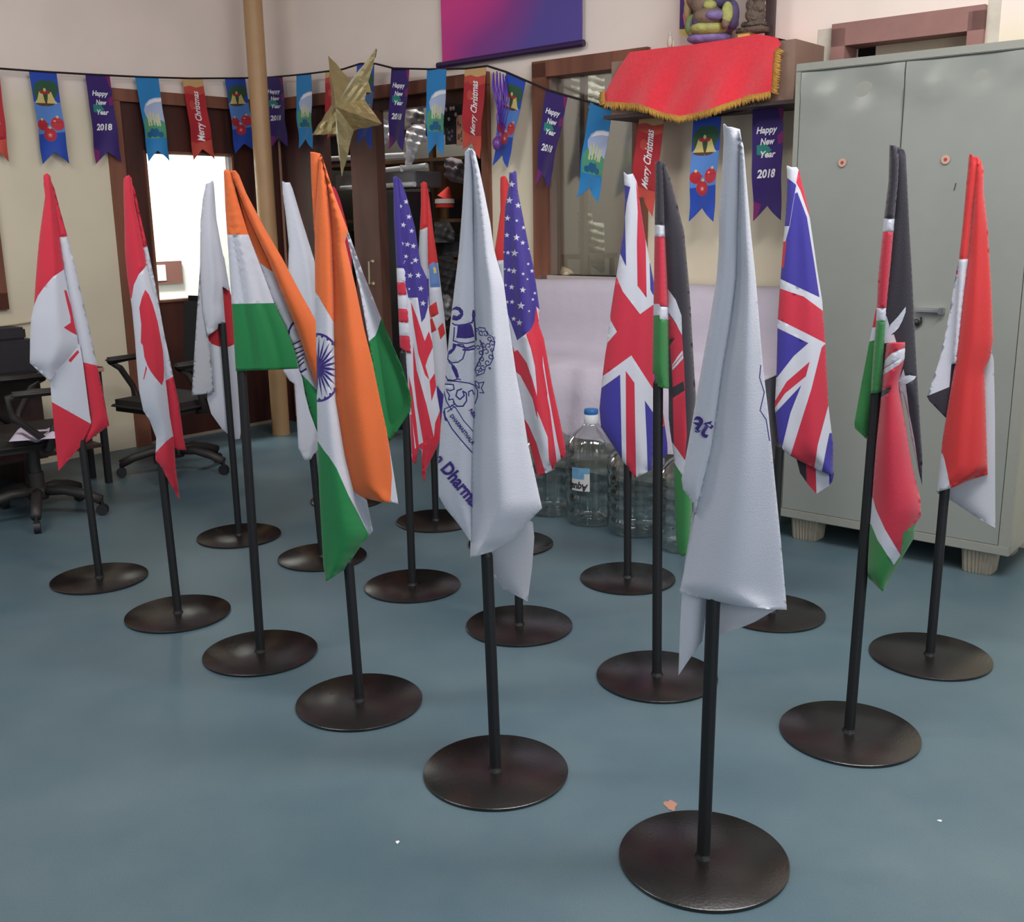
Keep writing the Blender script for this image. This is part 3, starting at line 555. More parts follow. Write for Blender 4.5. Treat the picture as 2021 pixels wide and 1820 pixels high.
# ---- red, white and black flag, far right
v8=lambda pts:Z(5.352,1740,560,pts)
stand(1.293,3.024,'rightmost stand, with a red, white and black flag hanging long and red',[
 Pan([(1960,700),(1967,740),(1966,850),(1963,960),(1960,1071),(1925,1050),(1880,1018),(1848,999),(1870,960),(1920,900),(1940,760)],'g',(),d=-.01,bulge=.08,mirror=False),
 Pan([(1912,520),(1904,539),(1897,569),(1881,650),(1860,735),(1833,808),(1837,816),(1869,851),(1878,830),(1890,760),(1905,650),(1920,560)],'w',
  [('bk',v8([(480,1325),(530,1308),(735,1232),(780,1240),(740,1600),(480,1600)])),('db',v8([(765,990),(840,990),(790,1300),(690,1560),(738,1232)])),('cr',v8([(845,0),(865,0),(862,40),(848,52)]))],d=.0,bulge=.04),
 Pan([(1931,330),(1935,332),(1938.6,336),(1951,339),(1950,352),(1940,420),(1934,451),(1923,538),(1913,600),(1901,690),(1893,744),(1885,745),(1893,660),(1899,600),(1904,539),(1914,466),(1922,400),(1927,360)],'rd',[('w',[(1870,538),(1940,539),(1940,760),(1870,760)])],d=.026,bulge=.08,pw=.6),
 Pan([(1946,339),(1954,345),(1958.6,363),(1957,403),(1963,480),(1967,623),(1967,700),(1960,735),(1948,760),(1948,870),(1948,965),(1910,976),(1878.6,988.5),(1846,997),(1851,968),(1861.5,890),(1875,821.5),(1892,736),(1909,617),(1923,530),(1934,445),(1943,360)],'rd',
  [('w',vn([(560,940),(645,940),(655,970),(672,1060),(687,1146),(600,1180),(560,1180)]))],d=.03,bulge=.16,folds=((1,.006,0),(2,.004,1)))],(1941,340),900)
# ---- white flag with the purple emblem
ve=lambda pts:Z(3.37,840,560,pts)
def S(pts,w_=6,cl=False): return [('pu',q) for q in stroke(ve(pts),w_*1.35/3.37,cl)]
em=[]
em+=[('pu',ve([(205,215),(212,196),(238,205),(260,190),(248,168),(225,162),(204,168),(212,150),(235,140),(262,148),(280,172),(280,200),(262,225),(235,236),(205,230)]))]
em+=[('pu',ve([(240,270),(275,268),(305,262),(330,258),(340,290),(350,345),(325,352),(290,356),(255,352),(228,350),(236,310)]))]
em+=S([(205,250),(220,262),(245,266),(290,262),(335,250)],7)+S([(218,280),(214,330),(208,368),(250,384),(300,388),(355,376)],6)+S([(335,255),(345,230),(343,200),(348,170),(356,195),(350,225),(356,290),(360,370)],8)
em+=[('pu',ve([(205,385),(235,392),(215,430),(190,455),(168,462),(175,435),(200,420)]))]
em+=S([(235,392),(275,398),(285,440),(268,490),(235,512),(195,515),(168,490),(172,455)],6)+S([(235,400),(300,420),(350,405)],8)+S([(270,430),(310,432),(352,425)],9)+S([(168,488),(180,515),(200,530),(196,545)],6)
em+=[('pu',ve([(190,525),(208,530),(228,560),(240,610),(222,622),(205,580),(192,550)]))]
em+=S([(150,600),(162,625),(200,632),(235,622),(250,630)],6)+S([(160,632),(230,640),(300,652),(340,668),(360,700),(358,745),(340,790)],6)+S([(145,655),(200,660),(205,690),(180,700),(150,690)],6)
em+=S([(155,700),(172,730),(165,760),(195,755),(205,790),(180,800)],6)+S([(255,690),(225,700),(215,735),(240,760),(270,735),(262,705),(285,720),(285,770),(260,805),(220,805),(195,775)],7)+S([(135,700),(150,770),(185,830)],6)+S([(300,740),(300,710),(325,700),(335,730)],6)
em+=S([(350,640),(368,655),(372,690),(350,670),(345,640)],5)+S([(370,655),(405,648),(385,690),(402,722),(372,718)],5)
# scrolls of the trunk and crown
for cx,cy,r in ((372,300,14),(395,320,20),(425,330,22),(450,360,18),(468,395,20),(440,410,22),(405,400,22),(372,420,18),(390,450,18),(425,450,24),(455,480,20),(432,520,22),(395,500,20),(370,530,18),(400,550,20),(365,580,18),(385,570,14),(462,435,14),(445,560,8)):
    a0=random.random()*6; em+=S([(cx+r*(1-i/12)*math.cos(a0+i*.75),cy+r*(1-i/12)*math.sin(a0+i*.75)) for i in range(9)],5)
em+=S([(380,285),(420,290),(435,330),(470,350),(485,385),(478,420),(465,450),(470,490),(450,530),(420,545),(405,590),(350,608)],5)+S([(385,370),(405,410),(400,470),(370,520),(345,570)],7)
em+=S([(135,820),(190,800),(210,815)],5)+S([(135,820),(140,870),(180,950),(240,1030),(310,1115)],6)+S([(155,840),(205,805),(260,900),(330,985)],5)+[('pu',ve([(125,835),(135,828),(150,905),(135,895)]))]
hor_left=[(936,297),(944,290),(950,293),(951,330),(948,420),(947,560),(943,700),(939,797),(932,886),(927,1000),(925,1068),(900,1030),(876,999),(864,975),(864,916),(873,827),(884.5,738),(895,649),(908,560),(918,495),(927,412),(934,330)]
emL=em
tx=[place_text('DHARMASTHALA',*ve([(170,868)])[0],7.2,rot=math.radians(54),bold=.035,squash=.9)+('pu',),place_text('NEL',*ve([(300,835)])[0],7.5,rot=math.radians(58),bold=.035)+('pu',),
    place_text('a Dharmasthala',*ve([(50,1160)])[0],25,rot=math.radians(52),bold=.035,squash=.84)+('pu',)]
hor_right=[(943,293),(950,291),(956,298),(963,330),(973,385),(982,440),(988,495),(1005,560),(1014,650),(1024,738),(1035,810),(1042,872),(1055,940),(1067,1005),(1040,1030),(1006,1067),(965,1088),(922,1099),(924,1060),(926,1035),(932,886),(939,797),(944,680),(946,560),(949,420),(950,330)]
stand(-.052,2.369,'stand with a white flag printed with a purple elephant emblem and lettering, front and centre',[
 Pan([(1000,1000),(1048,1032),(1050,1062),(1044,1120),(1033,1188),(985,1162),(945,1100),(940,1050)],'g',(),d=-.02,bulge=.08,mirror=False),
 Pan(hor_left,'w',emL,d=.016,bulge=.16,folds=((1,.004,0),),text=tx,step=6),
 Pan(hor_right,'w',[r for r in em if all(p[0]>936 for p in r[1])],d=.03,bulge=.22,folds=((1.3,.008,2.2),))],(946,298),1095)
# ---- front white flag
vq=lambda pts:Z(2.274,1280,560,pts)
tr=[place_text('rat',1346,842,42,rot=math.radians(35),bold=.018,squash=.9)+('pu',)]
stand(.399,1.992,'stand nearest the camera, with a large mostly blank white flag',[
 Pan([(1366,1004),(1372,1040),(1380,1100),(1400,1150),(1390,1195),(1381,1240),(1375,1277),(1350,1310),(1326,1343),(1332,1250),(1338,1178),(1345,1120),(1358,1060)],'w',(),d=-.02,bulge=.1,mirror=False),
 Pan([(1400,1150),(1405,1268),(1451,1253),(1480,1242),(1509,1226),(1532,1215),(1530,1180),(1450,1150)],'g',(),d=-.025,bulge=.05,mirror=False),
 Pan([(1447,258),(1450,257),(1455,263),(1464,264),(1480,269),(1484,300),(1478,360),(1470,500),(1464,560),(1447,660),(1432,736),(1405,894),(1368,1026),(1366,1004),(1356,990),(1346,976),(1344,956),(1363,868),(1390,736),(1410,640),(1425,560),(1431,500),(1433,440),(1444,330),(1447,290)],'w',(),d=.018,bulge=.2,text=tr,folds=((1,.005,0),)),
 Pan([(1478,272),(1486,302),(1495,467),(1502,560),(1511,736),(1519,830),(1526,934),(1536,1080),(1544,1220),(1500,1217),(1447,1209),(1390,1195),(1333,1180),(1352,1100),(1368,1026),(1386,960),(1403,894),(1418,815),(1430,736),(1443,670),(1456,604),(1464,550),(1466,480),(1472,390),(1477,310)],'w',
  [('pu',q) for q in stroke(vq([(516,400),(509,455),(528,522),(507,603),(533,645),(545,740)]),2.2)],d=.03,bulge=.08,folds=((1,.008,2.6),))],(1463,268),1190)

# ------------------------------------------------------------------ bunting
Mc=mat('bunting_cord',(28,20,24),.8)
def cordpts(px,fn,off=None): return [fn(*p) for p in px]
cpL=[pL(x,y,.06) for x,y in ((-120,95),(-40,101),(22,105),(110,114),(200,122),(300,130),(400,136),(480,138),(545,139))]
cpR=[pR(x,y,o) for x,y,o in ((600,136,.1),(640,133,.1),(700,127,.12),(735,117,.14),(765,118,.14),(800,128,.14),(870,132,.12),(940,133,.1),(985,129,.1),(1022,142,.1),(1060,160,.1),(1100,179,.1),(1142,193,.1),(1186,207,.12),(1230,222,.15),(1275,234,.17),(1335,236,.18),(1390,243,.18),(1445,240,.18),(1506,228,.18),(1567,222,.18),(1586,214,.12))]
mb=MB(); mb.tube(cpL+cpR,.0055)
tag(mb.build('garland_string',Mc,smooth=True),'thin dark cord that carries the Christmas bunting across the room corner','cord')
def fab(n,c): return mat('pennant_'+n,c,.6,sheen=.2,spec=.3)
B={'blue':fab('blue',(34,72,170)),'lb':fab('light_blue',(84,130,200)),'green':fab('green',(44,84,60)),'gold':fab('gold',(206,190,120)),'red':fab('red',(186,48,60)),'dr':fab('dark_red',(172,36,46)),
 'pink':fab('pale',(235,150,150)),'pur':fab('purple',(52,30,104)),'mag':fab('magenta',(120,28,100)),'teal':fab('teal',(40,130,120)),'wh':fab('white',(232,232,238)),'sky':fab('sky',(40,128,190)),
 'moon':fab('moon',(170,184,216)),'leaf':fab('leaf',(80,150,120)),'cand':fab('candle',(206,206,150)),'tan':fab('tan',(196,160,110)),'or':fab('orange_red',(190,72,60)),'dt':fab('deep_teal',(20,96,140)),'brn':fab('brown',(90,60,40))}
# artwork in a 1 wide x 3.4 tall space
def art_bells():
    H=3.4; R=[('lb',[(0,1.1),(1,1.1),(1,2.2),(0,2.3)]),('green',ell(.45,.75,.42,.45)),('green',ell(.7,.6,.28,.3)),('brn',ell(.42,1.15,.36,.1))]
    for sx in (-1,1):
        c=.47+sx*.17; R+=[('gold',[(c-.06,.72),(c+.06,.72),(c+.14+sx*.03,1.02),(c+.2+sx*.06,1.14),(c-.2+sx*.06,1.14),(c-.13+sx*.03,1.0)])]
    R+=[('gold',ell(.46,.66,.05,.08)),('dr',ell(.36,.74,.1,.06)),('dr',ell(.56,.74,.1,.06)),('brn',[(.455,.78),(.475,.78),(.475,1.15),(.455,1.15)])]
    R+=[('dr',ell(.2,1.95,.2,.21)),('gold',ell(.2,1.74,.05,.05)),('red',ell(.76,1.9,.24,.25)),('gold',ell(.8,1.64,.05,.05)),('pink',ell(.68,1.82,.05,.06)),('red',ell(.45,2.3,.23,.25)),('dr',ell(.45,2.3,.19,.21)),('red',ell(.45,2.3,.16,.18)),('gold',ell(.47,2.04,.05,.05)),('pink',star5(.45,2.32,.1)),('dr',[(.1,1.9),(.45,1.88),(.45,1.93),(.1,1.95)]),('dr',[(.55,1.83),(.93,1.8),(.93,1.85),(.55,1.88)]),('lb',[(.45,1.2),(.47,1.2),(.47,1.75),(.45,1.75)])]
    return 'blue',R,[]
def art_hny():
    R=[('mag',[(.82,0),(1,0),(1,.5),(.9,.35)]),('mag',[(0,2.8),(.25,2.9),(.1,3.4),(0,3.4)]),('teal',[(.15,1.12),(.45,1.08),(.62,1.3),(.4,1.45),(.15,1.4)]),('mag',[(.8,.9),(1,.75),(1,1.1),(.85,1.15)])]
    T=[place_text('Happy',.15,.78,.19,.68,bold=.03,shear=.25)+('wh',),place_text('New',.27,1.12,.19,.46,bold=.03,shear=.25)+('wh',),place_text('Year',.27,1.5,.19,.5,bold=.03,shear=.25)+('wh',),place_text('2018',.16,2.1,.24,.64,bold=.035,shear=.2)+('wh',)]
    return 'pur',R,T
def art_candle():
    R=[('moon',[(.2,1.6),(.14,1.3),(.25,1.05),(.45,.88),(.7,.8),(1,.78),(1,2.2),(.1,2.2)]),('wh',[(.25,1.15),(.45,.92),(.7,.84),(1,.82),(1,.95),(.7,.98),(.5,1.05)]),('leaf',[(.05,1.75),(.2,1.55),(.35,1.8),(.5,1.7),(.7,1.9),(.85,1.7),(1,1.8),(1,2.45),(.05,2.45)])]
    for x,y in ((.3,1.5),(.42,1.4),(.55,1.45),(.68,1.52),(.78,1.5)): R.append(('cand',[(x-.035,y),(x,y-.1),(x+.035,y),(x+.035,1.95),(x-.035,1.95)]))
    R+=[('dt',ell(.5,2.2,.2,.2)),('dt',ell(.25,2.3,.12,.12)),('dt',ell(.75,2.3,.12,.12)),('leaf',ell(.5,1.98,.1,.08))]
    return 'sky',R,[]
def art_mc():
    R=[('tan',[(0,0),(1,0),(1,.3),(.6,.38),(.3,.3),(0,.36)]),('or',[(0,.36),(.3,.3),(.6,.38),(1,.3),(1,.6),(.7,.7),(0,.62)]),('or',[(0,2.6),(.3,2.7),(1,2.55),(1,3.4),(0,3.4)]),('or',ell(.3,1.1,.14,.2))]
    T=[place_text('Merry Christmas',.66,2.62,.3,2.1,rot=-PI/2,bold=.02,shear=.3)+('wh',)]
    return 'dr',R,T
ARTS={'bells':art_bells,'hny':art_hny,'candle':art_candle,'mc':art_mc}
def pennant(kind,q,plane,off,label):
    """q: TL TR BR BL and the notch as photo readings; hung as cloth at distance off from its wall"""
    base,R,T=ARTS[kind](); fn,(nn,org)=(pL,(nL,CO)) if plane=='L' else (pR,(nR,CO))
    TL,TR,BR,BL,NT=q; H=3.4
    outl=[(0,0),(1,0),(1,H),(.5,H-.45),(0,H)]
    # world corners
    a,b,c,d=[fn(p[0],p[1],off) for p in (TL,TR,BR,BL)]
    mats=[];V=[];Fc=[];FM=[]
    def mi(k):
        if B[k] not in mats: mats.append(B[k])
        return mats.index(B[k])
    def W(x,y,e=0):
        v=y/H; p=a.lerp(b,x).lerp(d.lerp(c,x),v); return p+nn*(.012*math.sin(x*5+y*1.3)*v+.006*math.sin(y*4)*v+e)
    v,f,fm=triangulate(outl,R,.16)
    cols=[mi(base)]+[mi(k) for k,_ in R]
    for e,rev in ((0,1),(-.002,-1)):
        k=len(V);V+=[W(x,y,e) for x,y in v];Fc+=[tuple(i+k for i in g[::rev]) for g in f];FM+=[cols[m] for m in fm]
    for tv,tf,kc in T:
        k=len(V);V+=[W(x,y,.003) for x,y in tv];Fc+=[tuple(i+k for i in g) for g in tf];FM+=[mi(kc)]*len(tf)
    o=mk('bunting_pennant',V,Fc,mats,None,FM,smooth=True)
    # origin at top
    off_=Vector(a); 
    for vv in o.data.vertices: vv.co-=off_
    o.location=off_
    tag(o,label,'bunting flag','swallow-tailed pennants of the Christmas bunting'); return o
PN=[('mc',[(-20,100),(22,104),(35,290),(-8,285),0],'L',.06,'red Merry Christmas pennant cut by the left edge of the photo'),
('bells',[(81,112),(135,117),(154,297),(104,296),0],'L',.06,'blue pennant with bells and red baubles, second from the left end'),
('hny',[(192,122),(240,127),(257,298),(209,299),0],'L',.06,'purple Happy New Year 2018 pennant overlapping the left edge of the wooden partition'),
('candle',[(290,130),(336,133),(352,298),(313,298),0],'L',.06,'blue candle and moon pennant above the left side of the lit door glass'),
('mc',[(383,135),(423,137),(441,297),(402,297),0],'L',.06,'red Merry Christmas pennant above the middle of the lit door glass'),
('bells',[(467,138),(507,139),(523,287),(484,287),0],'L',.06,'blue bells pennant just left of the tan pillar'),
('hny',[(545,139),(580,138),(588,276),(552,276),0],'R',.07,'purple Happy New Year pennant half hidden behind the tan pillar'),
('candle',[(608,136),(637,134),(637,282),(607,280),0],'R',.1,'narrow blue candle pennant between the tan pillar and the gold star'),
('mc',[(665,130),(698,127),(694,262),(664,262),0],'R',.11,'red pennant mostly hidden behind the gold star'),
('bells',[(728,118),(762,118),(752,286),(722,276),0],'R',.14,'blue pennant partly hidden behind the right of the gold star'),
('hny',[(796,128),(831,130),(815,292),(784,287),0],'R',.13,'purple Happy New Year 2018 pennant before the storage room opening'),
('candle',[(866,131),(904,133),(894,303),(860,301),0],'R',.12,'blue candle pennant before the storage room, left of the red one'),
('mc',[(941,131),(983,130),(966,312),(930,292),0],'R',.1,'red Merry Christmas pennant at the right edge of the storage room opening'),
('bells',[(1022,143),(1060,161),(1020,331),(988,326),0],'R',.1,'tilted blue bells pennant beside the hanging purple ribbons'),
('hny',[(1099,179),(1142,193),(1100,374),(1071,367),0],'R',.1,'tilted purple Happy New Year 2018 pennant over the left window frame'),
('candle',[(1186,207),(1229,223),(1197,405),(1153,394),0],'R',.13,'tilted blue candle and moon pennant over the grey window glass'),
('mc',[(1283,234),(1332,236),(1303,436),(1258,404),0],'R',.17,'tilted red Merry Christmas pennant under the left part of the red cloth'),
('bells',[(1389,243),(1444,240),(1423,450),(1372,448),0],'R',.18,'blue bells pennant hanging under the middle of the red cloth shelf'),
('hny',[(1506,228),(1567,222),(1556,451),(1499,451),0],'R',.18,'purple Happy New Year 2018 pennant beside the grey cupboard')]
for p in PN: pennant(*p)
# purple ribbons and a shrivelled balloon
mb=MB(); rb=mat('purple_ribbon',(96,50,170),.35)
P0=[(997,142),(1004,140),(1010,143),(1016,146),(1020,150)]
for i,(x,y) in enumerate(P0):
    for k in range(3):
        e=(1003+i*1.5+k*1.5,205+18*k+i*6)
        mb.tube([pR(x,y,.115),pR((x+e[0])/2+(-6+i*3+k*2),(y+e[1])/2,.13),pR(e[0],e[1],.125)],.003,5)
mb.tube([pR(1008,200,.125),pR(1001,228,.13),pR(1003,262,.13)],.003,5)
r=empty('ribbon_tassel',pR(1008,142,.11)); tag(r,'bunch of thin purple ribbons with a small shrivelled balloon hanging from the cord','ribbon decoration')
mb.build('ribbons',rb,r,smooth=True)
mb=MB(); mb.ball(pR(1000,283,.14),.026,.026,.035); mb.cyl(pR(1003,262,.135),pR(1001,272,.14),.004,.012,8); mb.build('balloon',mat('purple_balloon',(110,60,140),.3),r,smooth=True)
# ---- gold star
def gold():
    m=mat('crumpled_gold_foil',(200,180,132),.4,metal=.8,bump=.35,bscale=16,dist=.02); return m
O_=(684,200)
out=[(672,98),(769,86),(775,238),(692,340),(635,255)]
inn=[(715,150),(741,188),(718,248),(683,254),(676,196)]
off=.32
c0=pR(*O_,off+.10); c1=pR(703,205,off-.10)
V=[c0,c1]; 
for a,b in zip(out,inn): V+= [pR(a[0],a[1],off),pR(b[0],b[1],off)]
Fc=[]
for i in range(10): Fc+=[(0,2+i,2+(i+1)%10),(1,2+(i+1)%10,2+i)]
bm=bmesh.new(); vs=[bm.verts.new(v) for v in V]
for q,f in enumerate(Fc): bm.faces.new([vs[i] for i in f]).material_index=(1 if q//2 in (1,6) else 0)
bmesh.ops.subdivide_edges(bm,edges=bm.edges[:],cuts=5,use_grid_fill=True)
for v in bm.verts:
    v.co+=Vector((math.sin(v.co.z*95+v.co.x*40),math.cos(v.co.x*110+v.co.z*60),math.sin(v.co.x*90)))*.0022
mb=MB(); bm.verts.index_update(); mb.v=[v.co.copy() for v in bm.verts]; mb.f=[tuple(v.index for v in f.verts) for f in bm.faces]; mb.m=[f.material_index for f in bm.faces]; bm.free(); r=empty('foil_star',pR(742,118,.14)); tag(r,'crumpled gold foil five-pointed star hanging from the bunting cord','star decoration')
mb.build('star_body',[gold(),mat('crinkled_lit_foil',(240,236,214),.3,metal=.35,bump=.8,bscale=30,dist=.02)],r)  # two crinkled facets paler: the light they reflect is put into their colour
mb=MB(); mb.tube([pR(742,117,.14),pR(765,105,.25),pR(768,90,.32)],.002,5); mb.build('hanging_thread',Mc,r)
# ------------------------------------------------------------------ pillar pipe
pf=on_floor(557,843)
Mp=mat('tan_painted_pipe',(176,140,100),.5,var=.1,vscale=4)
r=struct(empty('pillar',(pf.x,pf.y,0))); 
mb=MB(); mb.lathe([(.058,0),(.056,.02),(.056,3.3)],(0,0,0),n=32); autosmooth(mb.build('pipe_column',Mp,r,local=True))
mb=MB(); mb.tube([WR(.17,.05,.03),WR(.16,1.2,.03),WR(.165,2.05,.03)],.009); mb.build('conduit',mat('pinkish_conduit',(150,110,90),.6),r)
# ------------------------------------------------------------------ hanging banner
def gradmat():
    m=bpy.data.materials.new('banner_print'); m.use_nodes=True; nt=m.node_tree; b=nt.nodes['Principled BSDF']; b.inputs['Roughness'].default_value=.55
    tc=nt.nodes.new('ShaderNodeTexCoord'); sp=nt.nodes.new('ShaderNodeSeparateXYZ'); nt.links.new(tc.outputs['Generated'],sp.inputs[0])
    v=nt.nodes.new('ShaderNodeTexVoronoi'); v.feature='SMOOTH_F1'; v.inputs['Scale'].default_value=2.2; v.inputs['Smoothness'].default_value=.6; nt.links.new(tc.outputs['Generated'],v.inputs['Vector'])
    a=nt.nodes.new('ShaderNodeMath'); a.operation='MULTIPLY_ADD'; a.inputs[1].default_value=.35; nt.links.new(v.outputs['Distance'],a.inputs[0]); nt.links.new(sp.outputs['X'],a.inputs[2])
    s=nt.nodes.new('ShaderNodeMath'); s.operation='MULTIPLY_ADD'; s.inputs[1].default_value=-.9; nt.links.new(sp.outputs['Z'],s.inputs[0]); nt.links.new(a.outputs[0],s.inputs[2])
    r=nt.nodes.new('ShaderNodeValToRGB'); e=r.color_ramp.elements; e[0].position=.0; e[0].color=lin((214,60,140)); e[1].position=.82; e[1].color=lin((84,70,150)); k=e.new(.42); k.color=lin((134,56,138)); k=e.new(.22); k.color=lin((190,56,138))
    nt.links.new(s.outputs[0],r.inputs[0]); nt.links.new(r.outputs[0],b.inputs['Base Color']); return m
r=empty('hanging_banner',WR(2.1,2.17,.05)); tag(r,'magenta to purple roll-down banner high on the wall','banner')
mb=MB(); mb.box((0,0,0),(.95,.004,1.0)); o=mb.build('printed_sheet',gradmat(),r,local=True); o.rotation_euler=(0,0,aR); o.location=(WR(1.63,2.19,.03)-WR(2.1,2.17,.05))
mb=MB(); mb.cyl(WR(1.60,2.175,.035),WR(2.595,2.185,.035),.017); autosmooth(mb.build('bottom_rail',mat('dark_purple_rail',(50,26,70),.4),r))
# ------------------------------------------------------------------ shrine shelf
Msh=woodmat('brown_shelf_board',(118,92,78),(138,112,98),rough=.6,sc=5)
r=empty('shrine_shelf',WR(3.37,1.8)); tag(r,'brown boxy wooden wall shelf under the gold-fringed red cloth','shelf')
mb=MB(); mb.box((2.93,.0,1.805),(3.83,.28,1.825),M=MR()); mb.box((2.93,0,2.02),(3.83,.28,2.04),M=MR()); mb.box((3.81,0,1.825),(3.83,.28,2.02),M=MR()); mb.box((2.93,0,1.825),(2.95,.28,2.02),M=MR()); mb.box((2.95,.26,1.825),(3.81,.28,2.02),M=MR()); mb.build('shelf_box',Msh,r)
mb=MB(); mb.box((2.9,0,1.79),(3.86,.3,1.806),M=MR()); mb.build('shelf_edge',mat('dark_shelf_edge',(60,46,44),.6),r)
zc=lambda pts:Z(3.639,1200,0,pts)
clo=[(1267,110),(1330,104),(1392,99),(1460,91),(1519,82),(1540,86),(1560,91),(1566,103),(1560,112),(1553,118),(1549,150),(1545,197),(1525,200),(1502,203),(1475,212),(1447,220),(1420,229),(1392,236),(1362,240),(1332,234),(1301,221),(1280,214),(1255,211),(1236,209),(1216,208),(1214,192),(1230,165),(1245,140)]
fr=[(1214,185),(1204,190),(1204,210),(1212,222),(1235,225),(1255,223),(1280,231),(1304,239),(1335,248),(1362,252),(1398,249),(1425,243),(1450,237),(1478,228),(1505,214),(1530,212),(1549,212),(1558,200),(1562,155),(1564,138),(1574,138),(1569,118),(1560,108),(1553,118),(1549,150),(1545,197),(1525,200),(1502,203),(1475,212),(1447,220),(1420,229),(1392,236),(1362,240),(1332,234),(1301,221),(1280,214),(1255,211),(1236,209),(1216,208)]
Mred=mat('red_velvet_cloth',(226,40,58),.8,bump=.5,bscale=300,sheen=.5,var=.1,vscale=60)
Mgold=mat('gold_fringe',(206,156,70),.7,bump=.8,bscale=260,dist=.01)
r=empty('shelf_cloth',WR(3.37,1.95,.3)); tag(r,'bright red cloth with a gold fringe draped over the wall shelf','cloth')
def drape(x,y): 
    k=max(0,(y-100)/130); return .30+.03*k+.018*k*math.sin(x*.045)+.012*k*math.sin(x*.09+y*.05)
v,f,_=triangulate(clo,[],7); V=[pR(x,y,drape(x,y)) for x,y in v]
n0=len(V); top=[(1267,110),(1330,104),(1392,99),(1460,91),(1519,82),(1560,91)]
V+=[pR(x,y,drape(x,y)) for x,y in top]; tb=[];
for x,y in top: p=pR(x,y,drape(x,y)); V.append(p-nR*(drape(x,y)-.02)+Vector((0,0,.004)))
Fc=[tuple(g) for g in f]+[(n0+i,n0+i+1,n0+len(top)+i+1,n0+len(top)+i) for i in range(len(top)-1)]
mk('cloth_body',V,Fc,Mred,r,smooth=True)
# fringe: separate threads hanging below the hem
mb=MB(); hem=clo[11:26][::1]
L=[]
for a,b in zip(clo[8:25],clo[9:26]):
    m=max(2,int(math.hypot(b[0]-a[0],b[1]-a[1])/1.5))
    for q in range(m): L.append((a[0]+(b[0]-a[0])*q/m,a[1]+(b[1]-a[1])*q/m))
for i,(x,y) in enumerate(L):
    side=x>1543 and y<200
    dx,dy=((10+random.random()*5,3+4*random.random()) if side else (random.uniform(-2,2)-(4 if x<1225 else 0),11+random.random()*4))
    d=drape(x,y); mb.tube([pR(x,y-1,d),pR(x+dx*.5,y+dy*.55,d+.006),pR(x+dx,y+dy,d+.002)],.0026,4)
for y in range(186,212,2): mb.tube([pR(1215,y,.33),pR(1204+random.random()*3,y+3,.33)],.003,4)
mb.build('fringe',Mgold,r,smooth=True)
# figures on the shelf
def figure():
    mats=[mat('fig_violet',(124,108,158),.7,bump=.6,bscale=40,var=.25,vscale=30),mat('fig_yellow_green',(164,166,96),.7,bump=.6,bscale=40,var=.25,vscale=30),mat('fig_brown',(120,98,84),.6,bump=.4,bscale=90),mat('fig_blue_violet',(78,68,104),.7,var=.25,vscale=30),mat('fig_green',(120,140,90),.6),mat('fig_tan',(170,140,100),.6)]
    mb=MB()
    def b(px,py,o,rx,ry,rz,m): mb.ball(pR(px,py,o),rx,ry,rz,m)
    b(1425,88,.15,.10,.07,.03,0); b(1435,60,.15,.11,.06,.05,0); b(1425,68,.19,.085,.05,.03,1); b(1395,62,.19,.04,.03,.05,4)
    b(1427,45,.2,.075,.05,.04,2); b(1405,52,.22,.03,.03,.035,3); b(1438,42,.22,.045,.03,.022,0); b(1462,38,.2,.025,.02,.045,1); b(1472,42,.16,.03,.03,.06,3)
    b(1425,20,.18,.075,.05,.06,2); b(1428,22,.22,.03,.02,.02,1); b(1450,5,.17,.06,.04,.05,3); b(1400,8,.17,.04,.04,.05,2); b(1425,-10,.18,.06,.05,.06,2); b(1392,72,.2,.018,.018,.025,5); b(1458,58,.2,.018,.018,.025,2); b(1385,30,.17,.02,.02,.05,5)
    b(1425,-45,.18,.045,.045,.06,5); b(1425,-75,.18,.05,.05,.03,1)
    return mb,mats
r=empty('seated_figurine',WR(3.35,2.06,.15)); tag(r,'colourful seated figurine in violet, brown and yellow-green on the shelf','figurine')
mb,mm=figure(); autosmooth(mb.build('figure_body',mm,r),60)
r2=empty('backing_card',WR(3.3,2.06,.08)); tag(r2,'purple and orange card standing behind the colourful figurine','card')
v,f,fm=triangulate([(1373,-60),(1366,78),(1385,84),(1470,84),(1475,-60)],[('o',[(1378,-60),(1400,-60),(1396,10),(1388,30),(1378,20)]),('p',[(1382,22),(1392,25),(1386,62),(1376,60),(1374,40)]),('y',[(1360,68),(1480,68),(1480,90),(1360,90)])],8)
o=mk('card_sheet',[pR(x,y,.08) for x,y in v]+[pR(x,y,.07) for x,y in v],[tuple(g) for g in f]+[tuple(i+len(v) for i in g[::-1]) for g in f],[mat('card_purple',(66,36,110),.6),mat('card_orange',(240,170,110),.6),mat('card_pink',(230,110,140),.6),mat('card_yellow',(204,190,100),.6)],r2,list(fm)*2)
r=empty('carved_statue',WR(3.65,2.06,.15)); tag(r,'narrow dark carved statue before a dark upright board on the shelf','figurine')
Mst=mat('dark_carved_stone',(96,84,72),.7,bump=1,bscale=50,dist=.02)
mb=MB(); M0=MR(*[(pR(1518,70,.15)-CO).dot(dR),(pR(1518,70,.15)).z,.15])
mb.box((-.07,-.03,-.02),(.05,.05,.0),M=M0); mb.box((-.055,-.02,0),(.045,.04,.025),M=M0,bev=.006)
for i,(dx,z,rx,rz) in enumerate(((0,.05,.045,.035),(-.008,.09,.036,.035),(.01,.12,.036,.035),(-.004,.16,.034,.035),(.012,.08,.03,.03),(0,.2,.03,.04),(0,.25,.022,.035),(0,.29,.016,.03))): 
    p=M0@Vector((dx,.01,z)); mb.ball(p,rx,.025,rz)
mb.build('figure_body',Mst,r,smooth=True)
mb=MB(); mb.box((.02,-.06,-.05),(.06,-.04,.36),M=M0); mb.build('upright_board',mat('dark_board',(70,56,56),.6),r)
